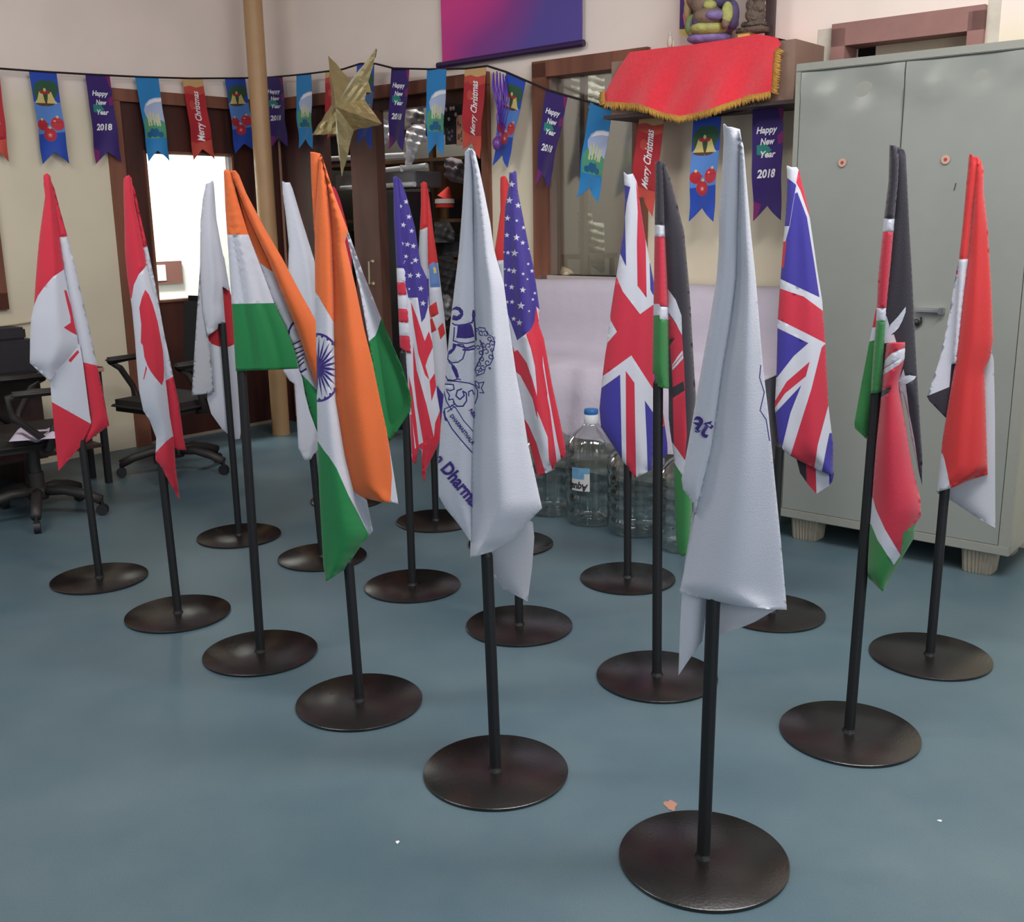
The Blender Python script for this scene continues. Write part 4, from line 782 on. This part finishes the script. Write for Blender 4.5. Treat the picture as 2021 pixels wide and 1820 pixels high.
mb=MB(); mb.box((-.065,-.02,-.06),(-.01,.04,-.02),M=M0); mb.build('yellow_block',mat('yellow_block',(206,172,96),.6),r)
r=empty('small_white_figure',WR(3.1,2.06,.15)); tag(r,'tiny grey-white figure at the left end of the shelf','figurine')
mb=MB(); p=pR(1347,92,.2); mb.ball(p,.013,.013,.028); mb.ball(p+Vector((0,0,.03)),.008,.008,.012); mb.ball(p+dR*.018+Vector((0,0,-.012)),.006,.006,.018); mb.build('figure_body',mat('dull_white_stone',(190,184,170),.7),r,smooth=True)
# ------------------------------------------------------------------ steel cupboard
Mcu=mat('grey_green_enamel',(130,134,128),.3,bump=.05,bscale=5,var=.03,vscale=6,dist=.05)
Mcu2=mat('grey_green_enamel_frame',(134,136,128),.4,bump=.1,bscale=40)
S0,S1,D=3.93,4.86,.47; OF=.03
r=empty('steel_cupboard',WR(4.4,0,.25)); tag(r,'tall grey steel cupboard with double doors on short fluted supports','cupboard')
mb=MB(); mb.box((S0,OF,.10),(S1,D-.005,1.915),bev=.004,M=MR()); autosmooth(mb.build('body',Mcu2,r))
mb=MB(); mb.box((S0,D-.006,1.885),(S1,D+.01,1.915),M=MR(),bev=.003); mb.box((S0,D-.006,.10),(S1,D+.01,.135),M=MR(),bev=.003); mb.box((S0,D-.006,.135),(S0+.02,D+.006,1.885),M=MR()); mb.box((S1-.04,D-.006,.135),(S1,D+.006,1.885),M=MR()); autosmooth(mb.build('front_frame',Mcu2,r))
sm=4.355
def dent(Mx,a,b,z0,z1):
    V=[];n=40;mh=50
    for j in range(mh+1):
        for i in range(n+1):
            s=a+(b-a)*i/n; z=z0+(z1-z0)*j/mh; k=math.exp(-((z-1.8)/.07)**2)
            dd=-.007*k*(math.sin(s*14+z*17)+.6*math.sin(s*31-z*23+1))-.003*math.exp(-((z-1.3)/.5)**2)*math.sin((s-a)/(b-a)*PI)
            V.append(WR(s,z,D+.004+dd))
    Fc=[(j*(n+1)+i,j*(n+1)+i+1,(j+1)*(n+1)+i+1,(j+1)*(n+1)+i) for j in range(mh) for i in range(n)]
    k=len(V); V+=[WR(a,z0,D-.008),WR(b,z0,D-.008),WR(b,z1,D-.008),WR(a,z1,D-.008)]
    Fc+=[(0,n,k+1,k),(n,(mh+1)*(n+1)-1,k+2,k+1),((mh+1)*(n+1)-1,mh*(n+1),k+3,k+2),(mh*(n+1),0,k,k+3)]
    return V,Fc
doors=[]
for a,b in ((S0+.023,sm-.002),(sm+.002,S1-.043)):
    V,Fc=dent(None,a,b,.137,1.882); o=mk('door',V,Fc,Mcu,r); autosmooth(o,30); doors.append(o)
mb=MB(); hp=pR(1842,637,D); s_=(hp-CO).dot(dR); z_=hp.z
mb.box((s_-.045,D,z_-.006),(s_+.05,D+.028,z_+.008),bev=.004,M=MR()); mb.box((s_+.04,D,z_-.012),(s_+.06,D+.03,z_+.012),bev=.003,M=MR())
mb.build('handle',mat('chrome_handle',(200,200,200),.2,metal=1),doors[1])
mb=MB(); p=pR(1818,660,D+.012); mb.tube([p+dR*.012+Vector((0,0,.02)),p+dR*.016,p+Vector((0,0,-.018)),p-dR*.012],.004); mb.ball(p-dR*.004,.012,.012,.012); mb.build('lock_key',mat('dark_lock',(60,60,58),.4,metal=.6),doors[1])
for px,o,k in ((1680,doors[0],'left'),(1884,doors[1],'right')):
    c=pR(px,341,D+.006); mb=MB(); mb.mi=0
    mb.cyl(c,c+nR*.002,.016,n=20,mi=0); mb.cyl(c+nR*.002,c+nR*.003,.006,n=12,mi=1)
    st_=mb.build('sticker',[mat('faded_peach_sticker',(180,146,128),.7),mat('dark_red_dot',(150,50,56),.7)],o)
mb=MB(); a=pR(1903,388,D+.003);b=pR(1899,402,D+.003); mb.tube([a,b],.002,5); mb.build('scratch',mat('scratch_dark',(70,70,68),.8),doors[1])
Mpot=mat('fluted_support',(150,142,126),.8,var=.1,vscale=20)
for s_,w_ in ((4.02,.39),(4.72,.39),(4.02,.1),(4.72,.1)):
    p=WR(s_+.02,0,w_); rr=empty('fluted_support',(p.x,p.y,0)); tag(rr,{(4.02,.39):'fluted pale block under the front left corner of the steel cupboard',(4.72,.39):'fluted pale block under the front right corner of the steel cupboard',(4.02,.1):'fluted pale block under the rear left of the cupboard',(4.72,.1):'fluted pale block under the rear right of the cupboard'}[(s_,w_)],'cupboard support','fluted blocks under the steel cupboard')
    V=[];n=120
    for R,z in ((.050,0),(.053,.004),(.060,.09),(.062,.0995)):
        for k in range(n): a=2*PI*k/n; q=R*(abs(math.cos(a))**5+abs(math.sin(a))**5)**-.2*(1+.045*math.cos(28*a)); V.append((q*math.cos(a+aR),q*math.sin(a+aR),z))
    Fc=[(i*n+k,i*n+(k+1)%n,(i+1)*n+(k+1)%n,(i+1)*n+k) for i in range(3) for k in range(n)]+[tuple(range(n))[::-1],tuple(range(3*n,4*n))]
    autosmooth(mk('block',V,Fc,Mpot,rr,local=True),35)
# ------------------------------------------------------------------ covered bench under the window
Mcov=mat('white_cover_sheet',(190,183,197),.75,bump=.3,bscale=14,var=.03,vscale=3,dist=.02)
V=[];Fc=[]
prof=[(.02,1.03),(.10,1.038),(.20,1.03),(.235,.98),(.25,.85),(.26,.745),(.285,.70),(.40,.685),(.52,.675),(.56,.65),(.575,.5),(.585,.37),(.59,.33)]
n=70
for j,(o_,z) in enumerate(prof):
    for i in range(n+1):
        s=2.27+(3.86-2.27)*i/n
        wv=.008*math.sin(s*9+j)+.012*math.sin(s*3.3+j*.5)+(.012*math.sin(s*31+j*.3) if j>8 else 0)
        zz=z+(.006*math.sin(s*5) if j<3 else 0)-(.0 if j<10 else .012*math.sin(s*6))
        V.append(WR(s,zz,o_+(wv if j>2 else 0)))
Fc=[(j*(n+1)+i,j*(n+1)+i+1,(j+1)*(n+1)+i+1,(j+1)*(n+1)+i) for j in range(len(prof)-1) for i in range(n)]
# end flap
k=len(V)
for e in (0,n):
    idx=[j*(n+1)+e for j in range(len(prof))]
    Vb=[]; 
    for j in idx: V.append(Vector((V[j].x,V[j].y,.32))- (nR*0)); Vb.append(len(V)-1)
    Fc+=[(idx[q],idx[q+1],Vb[q+1],Vb[q]) for q in range(len(idx)-1)]
r=empty('covered_bench',WR(3.0,0,.3)); tag(r,'long high-backed bench under a white sheet below the window','bench')
o=mk('cover_sheet',V,Fc,Mcov,r,smooth=True); o['label']='white sheet drawn over the bench'
mb=MB(); mb.box((2.30,.03,.30),(3.82,.2,1.0),M=MR()); mb.box((2.30,.2,.36),(3.82,.53,.64),M=MR()); mb.build('frame_box',mat('bench_frame_dark',(52,46,46),.7),r)
for a,b in ((2.34,.08),(3.75,.08),(2.34,.48),(3.75,.48)):
    mb=MB(); mb.box((a,b,0),(a+.045,b+.045,.36),M=MR()); mb.build('leg',mat('bench_frame_dark',(52,46,46),.7),r)
# ------------------------------------------------------------------ water bottles
Mb=glassmat('clear_bottle_plastic',(.965,.985,.985),.16,.06)
Mwat=glassmat('bottle_water_tint',(.93,.965,.965),.05,.1)
Mcap=mat('blue_cap',(40,110,180),.4)
def bottle(c,R,Hb,label,lab=False,rot=0,cap=True):
    r=empty('water_bottle',(c[0],c[1],0),0,label,'water bottle','large clear water bottles by the bench')
    pf_=[(R*.55,.004),(R*.85,.002),(R*.97,.02),(R,.05)]
    z=.07
    while z<Hb*.62: pf_+=[(R,z),(R*.965,z+.012),(R*.965,z+.018),(R,z+.03)]; z+=.062
    pf_+=[(R,Hb*.64),(R*.98,Hb*.68),(R*.85,Hb*.75),(R*.6,Hb*.81),(R*.36,Hb*.85),(.030,Hb*.88),(.028,Hb*.96)]
    mb=MB(); mb.lathe(pf_,n=48); autosmooth(mb.build('shell',Mb,r,smooth=True,local=True),60)
    mb=MB(); mb.lathe([(0,.008),(R*.93,.012),(R*.945,.05),(R*.94,Hb*.5),(0,Hb*.5)],n=40); autosmooth(mb.build('water',Mwat,r,local=True),60)
    if cap:
        mb=MB(); mb.lathe([(.0295,Hb*.955),(.031,Hb*.96),(.031,Hb*.995),(.028,Hb),(0,Hb)],n=32,flute=.02,nf=16); mb.build('cap',Mcap,r,local=True,smooth=True)
        mb=MB(); mb.lathe([(.0315,Hb*.875),(.032,Hb*.88),(.0315,Hb*.955)],n=32,mi=0)
        o=mb.build('neck_seal',mat('pale_seal',(206,210,216),.5),r,local=True,smooth=True)
    if lab:
        V=[];Fc=[];FM=[]; a0=math.atan2(-c[1],-c[0])+rot; aw=.75; z0,z1=.17,.275; RR=R+.0025
        def W(u,v,e=0): a=a0-aw/2*1+aw*u; return ((RR+e)*math.cos(a),(RR+e)*math.sin(a),z0+(z1-z0)*v)
        n=14
        for j in range(5):
            for i in range(n+1): V.append(W(i/n,j/4))
        for j in range(4):
            for i in range(n): Fc.append((j*(n+1)+i,j*(n+1)+i+1,(j+1)*(n+1)+i+1,(j+1)*(n+1)+i)); FM.append(1 if j>1 and not(j==2 and i>9) else 0)
        tv,tf=place_text('Aqua',0,0,.30,1.0,bold=.03,shear=.2)
        k=len(V); V+=[W(.92-x*.95+0*y,.30+y*1.0+.25*(.92-x*.95)*0+.0,.0015) for x,y in tv]; Fc+=[tuple(i+k for i in g) for g in tf]; FM+=[2]*len(tf)
        mk('bottle_label',V,Fc,[mat('label_white',(206,206,204),.5),mat('label_blue',(110,160,196),.5,var=.2,vscale=30),mat('label_ink',(40,36,52),.5)],r,FM,local=True)
def bc(px,py,R):
    p=on_floor(px,py); d=Vector((p.x,p.y,0)).normalized(); return (p.x+d.x*R,p.y+d.y*R)
bottle(bc(1083,1026,.12),.122,.46,'water bottle partly hidden behind the right stars and stripes flag')
bottle(bc(1162,1048,.115),.115,.52,'water bottle with a blue cap and an upside-down Aqua label',True,-.42)
bottle(bc(1250,1073,.13),.13,.46,'water bottle standing behind the pole of the left union flag')
bottle(bc(1345,1108,.12),.12,.46,'water bottle at the right end of the row, behind the black, red and green flag')
# ------------------------------------------------------------------ storage room contents
Mgl=mat('pale_metal',(200,204,206),.35,metal=.6); Mcart=mat('brown_cardboard',(120,88,60),.8,var=.1,vscale=10); Mdk=mat('dark_plastic_case',(34,32,38),.5)
def rbox(s0,s1,o0,o1,z0,z1,m,name,label,cat,group=None,bev=.004):
    mb=MB(); c=WR((s0+s1)/2,z0,(o0+o1)/2); r=mb.box((s0,o0,z0),(s1,o1,z1),M=MR(),bev=bev)
    o=mb.build(name,m); 
    for v in o.data.vertices: v.co-=c
    o.location=c; tag(o,label,cat,group); autosmooth(o,30); return o
r=empty('storage_rack',WR(.45,0,-.85)); tag(r,'grey metal storage rack crowded with items in the store room','shelf')
def sR(px,py,off): q=pR(px,py,off); return (q-CO).dot(dR),q.z
RO0,RO1=-1.15,-.62
zs=[pR(900,y,RO1).z for y in (306,428,520,640)]; ra,rc=-.42,sR(1000,400,RO1)[0]
for z in [1.95]+zs+[.2]:
    mb=MB(); mb.box((ra,RO0,z-.022),(rc,RO1,z),M=MR()); mb.build('shelf_board',woodmat('rack_board',(96,72,50),(120,92,64)),r)
for s_ in (ra+.02,sR(868,400,RO1)[0]-.02,rc-.04):
    for o_ in (RO0+.01,RO1-.04):
        mb=MB(); mb.box((s_,o_,0),(s_+.035,o_+.035,2.1),M=MR()); mb.build('upright',mat('brown_upright',(104,82,62),.6),r)
def pbox(px0,px1,py1,off,zb,h,dep,m,name,label,cat,group=None,bev=.004):
    a=sR(px0,py1,off)[0];b=sR(px1,py1,off)[0]; return rbox(a,b,off-dep,off,zb,zb+h,m,name,label,cat,group,bev)
for i,(x0,x1,k,h) in enumerate(((806,852,1,.16),(812,858,2,.2),(660,708,0,.2),(900,935,1,.12),(665,708,2,.22))):
    pbox(x0,x1,400,-.68,zs[k],h,.3,Mdk,'equipment_case',['black case on the rack between the left stars and stripes and the chequered flag','black case low on the rack behind the chequered flag','black case on the rack behind the gold star tip','small black case beside the red and white hat','black case low on the rack behind the front saffron flag'][i],'case','black cases on the storage rack')
pbox(868,897,300,-.66,zs[1]+.0,.34,.25,Mcart,'carton','tall brown carton on the rack behind the blue candle pennant','box')
pbox(905,938,425,-.70,zs[2],.15,.3,Mcart,'carton','brown carton low on the rack just left of the purple-printed white flag','box')
pbox(866,930,520,-.66,zs[2]+.0,.2,.3,mat('grey_bag_cloth',(86,84,88),.8,bump=.5,bscale=12,dist=.03),'cloth_bag','grey cloth bag on the rack between the white flag and the chequered flag','bag',bev=.05)
pbox(764,803,420,-.22,0,sR(780,372,-.22)[1],.3,Mdk,'speaker_cabinet','tall black cabinet just inside the store room, behind the stars and stripes','cabinet')
for i,(px0,py0,px1,py1,o_) in enumerate(((665,303,818,300,-.3),(764,330,860,322,-.32),(690,362,835,358,-.3))):
    a=pR(px0,py0,o_);b=pR(px1,py1,o_); mb=MB(); c=(a+b)/2
    mb.cyl(a-c,b-c,.016); mb.box((-.01,-.02,-.02),(.01,.02,.02)); o=autosmooth(mb.build('metal_rail',mat('white_metal_tube',(226,228,230),.3),None)); o.location=c
    tag(o,['upper white metal rail lying across the store room','short white metal rail above the left stars and stripes','lower white metal rail behind the flag tops'][i],'rail','white metal rails stacked in the store room')
mb=MB(); a=pR(765,325,-.35);b=pR(890,345,-.35)
# silver tray under rails
c=pR(790,335,-.45); mb.box((-.42,-.12,-.10),(.34,.12,.0),bev=.008,M=Matrix.Rotation(aR,4,'Z')); o=mb.build('projector_case',mat('brushed_grey_case',(130,132,138),.35,metal=.5)); o.location=c; autosmooth(o); tag(o,'flat silver-grey case under the white metal rails','case')
def crumple(name,pts,o_,m,label,cat,amp=.03):
    v,f,_=triangulate(pts,[],5); cx=sum(p[0] for p in pts)/len(pts); cy=sum(p[1] for p in pts)/len(pts); c=pR(cx,cy,o_)
    V=[]
    for sgn in (1,-1):
        for x,y in v:
            dmin=min(1,max(0,1-math.hypot((x-cx)/(max(p[0] for p in pts)-cx+.1),(y-cy)/(max(p[1] for p in pts)-cy+.1))))
            V.append(pR(x,y,o_+sgn*(.02+.09*dmin)+amp*math.sin(x*.31+y*.17)*dmin+amp*.6*math.sin(x*.13-y*.41))-c)
    n=len(v); Fc=[tuple(g) for g in f]+[tuple(i+n for i in g[::-1]) for g in f]
    o=mk(name,V,Fc,m,smooth=True); o.location=c; tag(o,label,cat); return o
Mplas=mat('white_plastic_sheet',(214,216,222),.35,bump=.4,bscale=30)
zz=lambda pts:Z(5.353,740,120,pts)
crumple('plastic_sheet',zz([(440,700),(520,640),(640,650),(645,830),(560,860),(540,950),(470,1100),(400,1120),(420,1010),(430,900),(420,780)]),-.42,Mplas,'crumpled white plastic sheet hanging over the rails in the store room','plastic sheet')
crumple('plastic_bag',zz([(120,380),(185,380),(190,560),(250,600),(255,800),(190,860),(130,840),(118,600)]),-.42,Mplas,'crumpled white bag at the left of the store room opening','bag')
crumple('grey_bundle',zz([(440,410),(620,430),(640,640),(520,640),(440,700)]),-.5,mat('grey_bundle_cloth',(140,140,142),.6),'grey bundle high on the rack behind the blue candle pennant','bundle')
crumple('grey_sack',zz([(830,1020),(900,1000),(1010,1030),(1040,1100),(1040,1290),(900,1260),(820,1200)]),-.55,mat('brown_grey_sack',(112,102,106),.8),'grey-brown sack on the rack right of the blue candle pennant','sack')
crumple('plastic_bottle_bag',zz([(700,1680),(860,1680),(920,1800),(900,1900),(700,1900)]),-.55,mat('dull_grey_bag',(92,92,90),.6),'dull grey bag below the carton in the store room','bag')
crumple('dark_bundle',Z(2.844,740,320,[(390,520),(470,500),(500,640),(470,760),(460,900),(400,920),(385,700)]),-.5,mat('dark_mixed_cloth',(58,54,56),.8),'dark bundle of cloth low in the store room beside the chequered flag','bundle')
crumple('white_flower_bunch',Z(2.844,740,320,[(410,720),(460,740),(470,830),(430,880),(405,860)]),-.44,mat('pale_petals',(150,148,150),.8,bump=.8,bscale=40),'pale crumpled paper bunch beside the white elephant flag','paper')
r=empty('party_hat',pR(893,388,-.5)); tag(r,'small red hat with a white band on the rack','hat')
mb=MB(); p=pR(893,388,-.5); mb.cyl(p+Vector((0,0,-.055)),p+Vector((0,0,-.0)),.06,.05,20); mb.cyl(p,p+Vector((.03,0,.07)),.05,.008,20); autosmooth(mb.build('hat_body',mat('hat_red',(206,50,46),.8),r))
mb=MB(); mb.cyl(p+Vector((0,0,-.03)),p+Vector((0,0,-.003)),.063,.060,24); autosmooth(mb.build('hat_band',mat('hat_white',(214,210,206),.8),r))
r=empty('hanging_wreath',pR(912,190,-.3)); tag(r,'round black bundle with small pale bits hanging in the store room','decoration')
mb=MB(); p=pR(913,205,-.4); mb.ball(p,.12,.1,.14)
autosmooth(mb.build('bundle',mat('black_bundle',(34,30,40),.7,bump=1,bscale=30,dist=.03),r),180)
mb=MB()
for i in range(26): a=random.random()*6.28; b=random.uniform(.0,.85); mb.ball(p+dR*.11*b*math.cos(a)+Vector((0,0,.13*b*math.sin(a)))+nR*(.098*math.sqrt(1-b*b)),.009,.009,.013)
mb.build('pale_bits',mat('pale_pink_bits',(170,150,160),.6),r,smooth=True)
def card(px0,py0,px1,py1,o_,cols,name,label,cat):
    c=pR((px0+px1)/2,(py0+py1)/2,o_); W_=[pR(px0,py1,o_),pR(px1,py1,o_),pR(px1,py0,o_),pR(px0,py0,o_)]
    s0=(W_[0]-CO).dot(dR);s1=(W_[1]-CO).dot(dR);z0=W_[0].z;z1=W_[2].z
    mb=MB(); mb.box((s0,o_-.012,z0),(s1,o_,z1),mi=0,M=MR())
    rr=random.Random(px0)
    for i in range(7):
        a=s0+(s1-s0)*rr.uniform(.1,.7);b=z0+(z1-z0)*rr.uniform(.08,.8); mb.box((a,o_,b),(a+(s1-s0)*rr.uniform(.1,.22),o_+.002,b+(z1-z0)*rr.uniform(.06,.14)),mi=1+i%(len(cols)-1),M=MR())
    o=mb.build(name,cols); 
    for v in o.data.vertices: v.co-=c
    o.location=c; tag(o,label,cat); return o
card(898,228,918,282,-.35,[mat('poster_black',(30,28,34),.6),mat('poster_violet',(120,104,130),.6),mat('poster_teal',(60,110,110),.6)],'poster','small dark poster with violet and teal shapes in the store room','poster')
card(919,224,935,284,-.36,[mat('poster_peach',(206,160,136),.7),mat('poster_brown',(130,90,80),.7)],'poster','small peach-coloured poster beside the red pennant','poster')
card(905,165,938,184,-.6,[mat('pale_blue_board',(190,210,214),.6),mat('pale_board_2',(170,190,196),.6)],'board','pale blue board at the top right of the store room','board')
# ------------------------------------------------------------------ things seen through the grey window
def grb(s0,s1,o0,o1,z0,z1,m,name,label,cat):
    return rbox(s0,s1,o0,o1,z0,z1,m,name,label,cat)
crumple('paper_heap',Z(3.64,1040,100,[(255,1640),(262,1590),(300,1560),(360,1590),(400,1650),(395,1662),(260,1662)]),-.12,mat('crumpled_cream_paper',(196,180,150),.8,bump=.8,bscale=40),'crumpled cream paper at the foot of the window glass','paper',.01)
Mcl=mat('hung_pale_cloth',(186,190,180),.8,bump=.3,bscale=10)
crumple('hung_cloth',Z(3.64,1040,100,[(415,1180),(520,1160),(525,1250),(605,1260),(600,1640),(415,1500)]),-1.0,Mcl,'pale cloth hanging in the grey room behind the window','cloth',.02)
crumple('hung_sheet',Z(3.64,1040,100,[(400,180),(640,190),(640,380),(480,520),(435,500),(435,380),(400,380)]),-1.1,Mcl,'pale sheet hanging high in the grey room behind the window','cloth',.02)
r=empty('stool',WR(2.7,0,-.9)); tag(r,'dark small table seen through the grey window','table')
q0=pR(1140,505,-.8);q1=pR(1182,505,-.8)
mb=MB(); s0=(q0-CO).dot(dR);s1=(q1-CO).dot(dR); zt=q0.z
mb.box((s0-.05,-1.05,zt-.03),(s1+.01,-.75,zt),M=MR()); mb.build('table_top',mat('dim_table',(86,76,68),.7),r)
for s_ in (s0-.04,s1-.02):
    for o_ in (-1.03,-.78):
        mb=MB(); mb.box((s_,o_,0),(s_+.025,o_+.025,zt-.03),M=MR()); mb.build('leg',mat('dim_table',(86,76,68),.7),r)
grb(2.62,2.72,-1.0,-.85,zt,zt+.08,mat('dim_box',(110,92,78),.8),'box','small brown box on the table behind the grey window','box')
# ------------------------------------------------------------------ office chairs and desks on the left
Mseat=mat('chair_fabric_black',(26,26,30),.85,bump=.3,bscale=200); Mseat2=mat('chair_seat_brown_black',(40,35,33),.8,bump=.3,bscale=200); Mleg=mat('dusty_chair_plastic',(44,39,38),.55)
def swivel(loc,rz,label,sc=1,back=1):
    r=empty('swivel_chair',loc,rz,label,'office chair','swivel chairs by the left wall')
    mb=MB(); 
    V=[];n=24
    mb.box((-.24,-.23,.36),(.24,.24,.425),bev=.03); autosmooth(mb.build('seat',Mseat2,r,local=True),60)
    mb=MB(); mb.box((-.22,.20,.52),(.22,.26,.98),bev=.03,M=Matrix.Rotation(-.12,4,'X')); autosmooth(mb.build('backrest',Mseat,r,local=True),60)
    mb=MB(); mb.tube([(0,.05,.36),(0,.22,.34),(0,.29,.42),(0,.32,.55),(0,.34,.7)],.022); mb.build('back_support',Mleg,r,local=True,smooth=True)
    for sx in (-1,1):
        mb=MB(); x=sx*.27
        mb.tube([(sx*.2,0,.36),(x,0,.37),(x,-.03,.47),(x,-.1,.58),(x,-.17,.62),(x,.05,.635),(x,.15,.62),(x,.14,.54),(x,.02,.42)],.017,8)
        mb.box((x-.028,-.18,.615),(x+.028,.14,.645),bev=.012); mb.build('armrest',Mleg,r,local=True,smooth=True)
    mb=MB(); mb.cyl((0,0,.12),(0,0,.36),.026); mb.cyl((0,0,.10),(0,0,.22),.035); mb.box((-.1,-.1,.34),(.1,.1,.365)); autosmooth(mb.build('column',Mleg,r,local=True))
    mb=MB()
    for k in range(5):
        a=2*PI*k/5+.3; c,s=math.cos(a),math.sin(a)
        mb.tube([(0,0,.125),(.12*c,.12*s,.13),(.22*c,.22*s,.105),(.29*c,.29*s,.075)],.024,8)
    mb.cyl((0,0,.09),(0,0,.15),.045); mb.build('star_base',Mleg,r,local=True,smooth=True)
    for k in range(5):
        a=2*PI*k/5+.3; c,s=math.cos(a),math.sin(a)
        mb=MB(); mb.cyl((.29*c-.014*s,.29*s+.014*c,.028),(.29*c+.014*s,.29*s-.014*c,.028),.027); mb.cyl((.29*c,.29*s,.04),(.29*c,.29*s,.08),.008); autosmooth(mb.build('caster',M_bmat,r,local=True))
    return r
c1=on_floor(78,992)
swivel((c1.x,c1.y,0),math.radians(130),'dark swivel chair at the far left edge with a sheet of paper on its seat')
c2=on_floor(350,912)
swivel((c2.x,c2.y,0),math.radians(-32),'dark swivel chair behind the second maple leaf flag and the sun flag')
# papers on a seat
p=on_floor(76,830,.427); 
V=[];n=8
for j in range(n+1):
    for i in range(n+1):
        V.append(((i/n-.5)*.2,(j/n-.5)*.28,.004+.03*math.sin(i*1.1)*math.sin(j*.9)**2))
Fc=[(j*(n+1)+i,j*(n+1)+i+1,(j+1)*(n+1)+i+1,(j+1)*(n+1)+i) for j in range(n) for i in range(n)]
o=mk('paper_sheet',V,Fc,mat('lilac_white_paper',(196,186,204),.7),smooth=True); o.location=p; o.rotation_euler=(0,0,.3); tag(o,'pale lilac sheet of paper lying on the seat of the leftmost swivel chair','paper')
# desk with tan top
Mtop=mat('tan_laminate',(176,136,118),.4); Mdesk=woodmat('dark_desk_wood',(44,28,26),(66,40,36)); 
def LB(s0,s1,o0,o1,z0,z1,m,name,root,bev=.003):
    mb=MB(); mb.box((s0,o0,z0),(s1,o1,z1),bev=bev,M=ML()); return autosmooth(mb.build(name,m,root),30)
r=empty('desk',WL(-2.6,0,.25)); tag(r,'dark desk with a tan top against the wall at the far left','desk')
LB(-3.4,-1.97,.02,.49,.72,.75,Mtop,'desk_top',r); LB(-3.35,-2.0,.06,.08,.1,.72,Mdesk,'back_panel',r)
for s_ in (-3.38,-2.01): LB(s_,s_+.03,.04,.47,0,.72,Mdesk,'side_panel',r)
r=empty('low_table',WL(-2.4,0,.6)); tag(r,'long low dark table with thin black legs, its end between the two maple leaf flags','table')
LB(-3.3,-1.66,.52,.76,.60,.625,Mdesk,'table_top',r); LB(-3.3,-1.66,.76,.765,.602,.622,Mtop,'table_edge',r); LB(-3.28,-1.70,.54,.74,.2,.22,Mdesk,'lower_shelf',r); LB(-3.25,-1.9,.525,.535,.15,.6,Mdesk,'back_panel',r)  # dark back panel added to stand for the shade under the table
for s_ in (-3.28,-2.5,-1.70):
    for o_ in (.54,.72): LB(s_,s_+.03,o_,o_+.03,0,.60,M_bmat,'leg',r,.001)
r=empty('printer',WL(-2.15,.626,.63)); tag(r,'black printer on the low dark table behind the leftmost flag','printer')
LB(-2.34,-1.98,.53,.74,.626,.80,Mdk,'body',r,.012); LB(-2.30,-2.02,.55,.72,.80,.86,Mdk,'scanner_lid',r,.01); LB(-2.28,-2.2,.74,.744,.70,.73,mat('dull_green_panel',(120,130,100),.5),'control_panel',r,.001); LB(-2.26,-2.04,.74,.80,.64,.65,M_bmat,'paper_tray',r,.001)
r=empty('monitor',WL(-2.1,.75,.3)); tag(r,'black monitor standing on the tan desk at the far left','monitor')
LB(-2.36,-1.99,.25,.28,.80,1.02,M_bmat,'screen',r,.006) if 0 else LB(-2.30,-2.0,.22,.27,.79,1.0,M_bmat,'screen',r,.006)
LB(-2.18,-2.12,.2,.3,.75,.80,M_bmat,'screen_stand',r,.004)
# wall cable
mb=MB(); mb.tube([pL(-30,618,.015),pL(20,612,.015),pL(72,606,.015),pL(120,600,.015)],.006); tag(mb.build('wall_cable',mat('cream_cable',(206,196,170),.6)),'pale cable running along the left wall above the desk','cable')
# specks on the floor
def speck(px,py,rx,ry,m,label):
    p=on_floor(px,py,.0012); mb=MB(); V=[(rx*math.cos(a)*(1+.3*math.sin(3*a)),ry*math.sin(a)*(1+.2*math.cos(5*a)),.0) for a in [2*PI*i/18 for i in range(18)]]
    o=mk('floor_stain',V+[(0,0,.0006)],[(i,(i+1)%18,18) for i in range(18)],m); o.location=p; tag(o,label,'stain'); return o
speck(1303,1599,.014,.022,mat('orange_stain',(160,116,100),.7),'small orange-brown stain on the floor behind the front base plate')
speck(762,1655,.004,.006,M_white,'tiny white speck on the floor left of the centre base plate')
speck(1833,1645,.005,.004,M_white,'tiny white speck on the floor at the lower right')
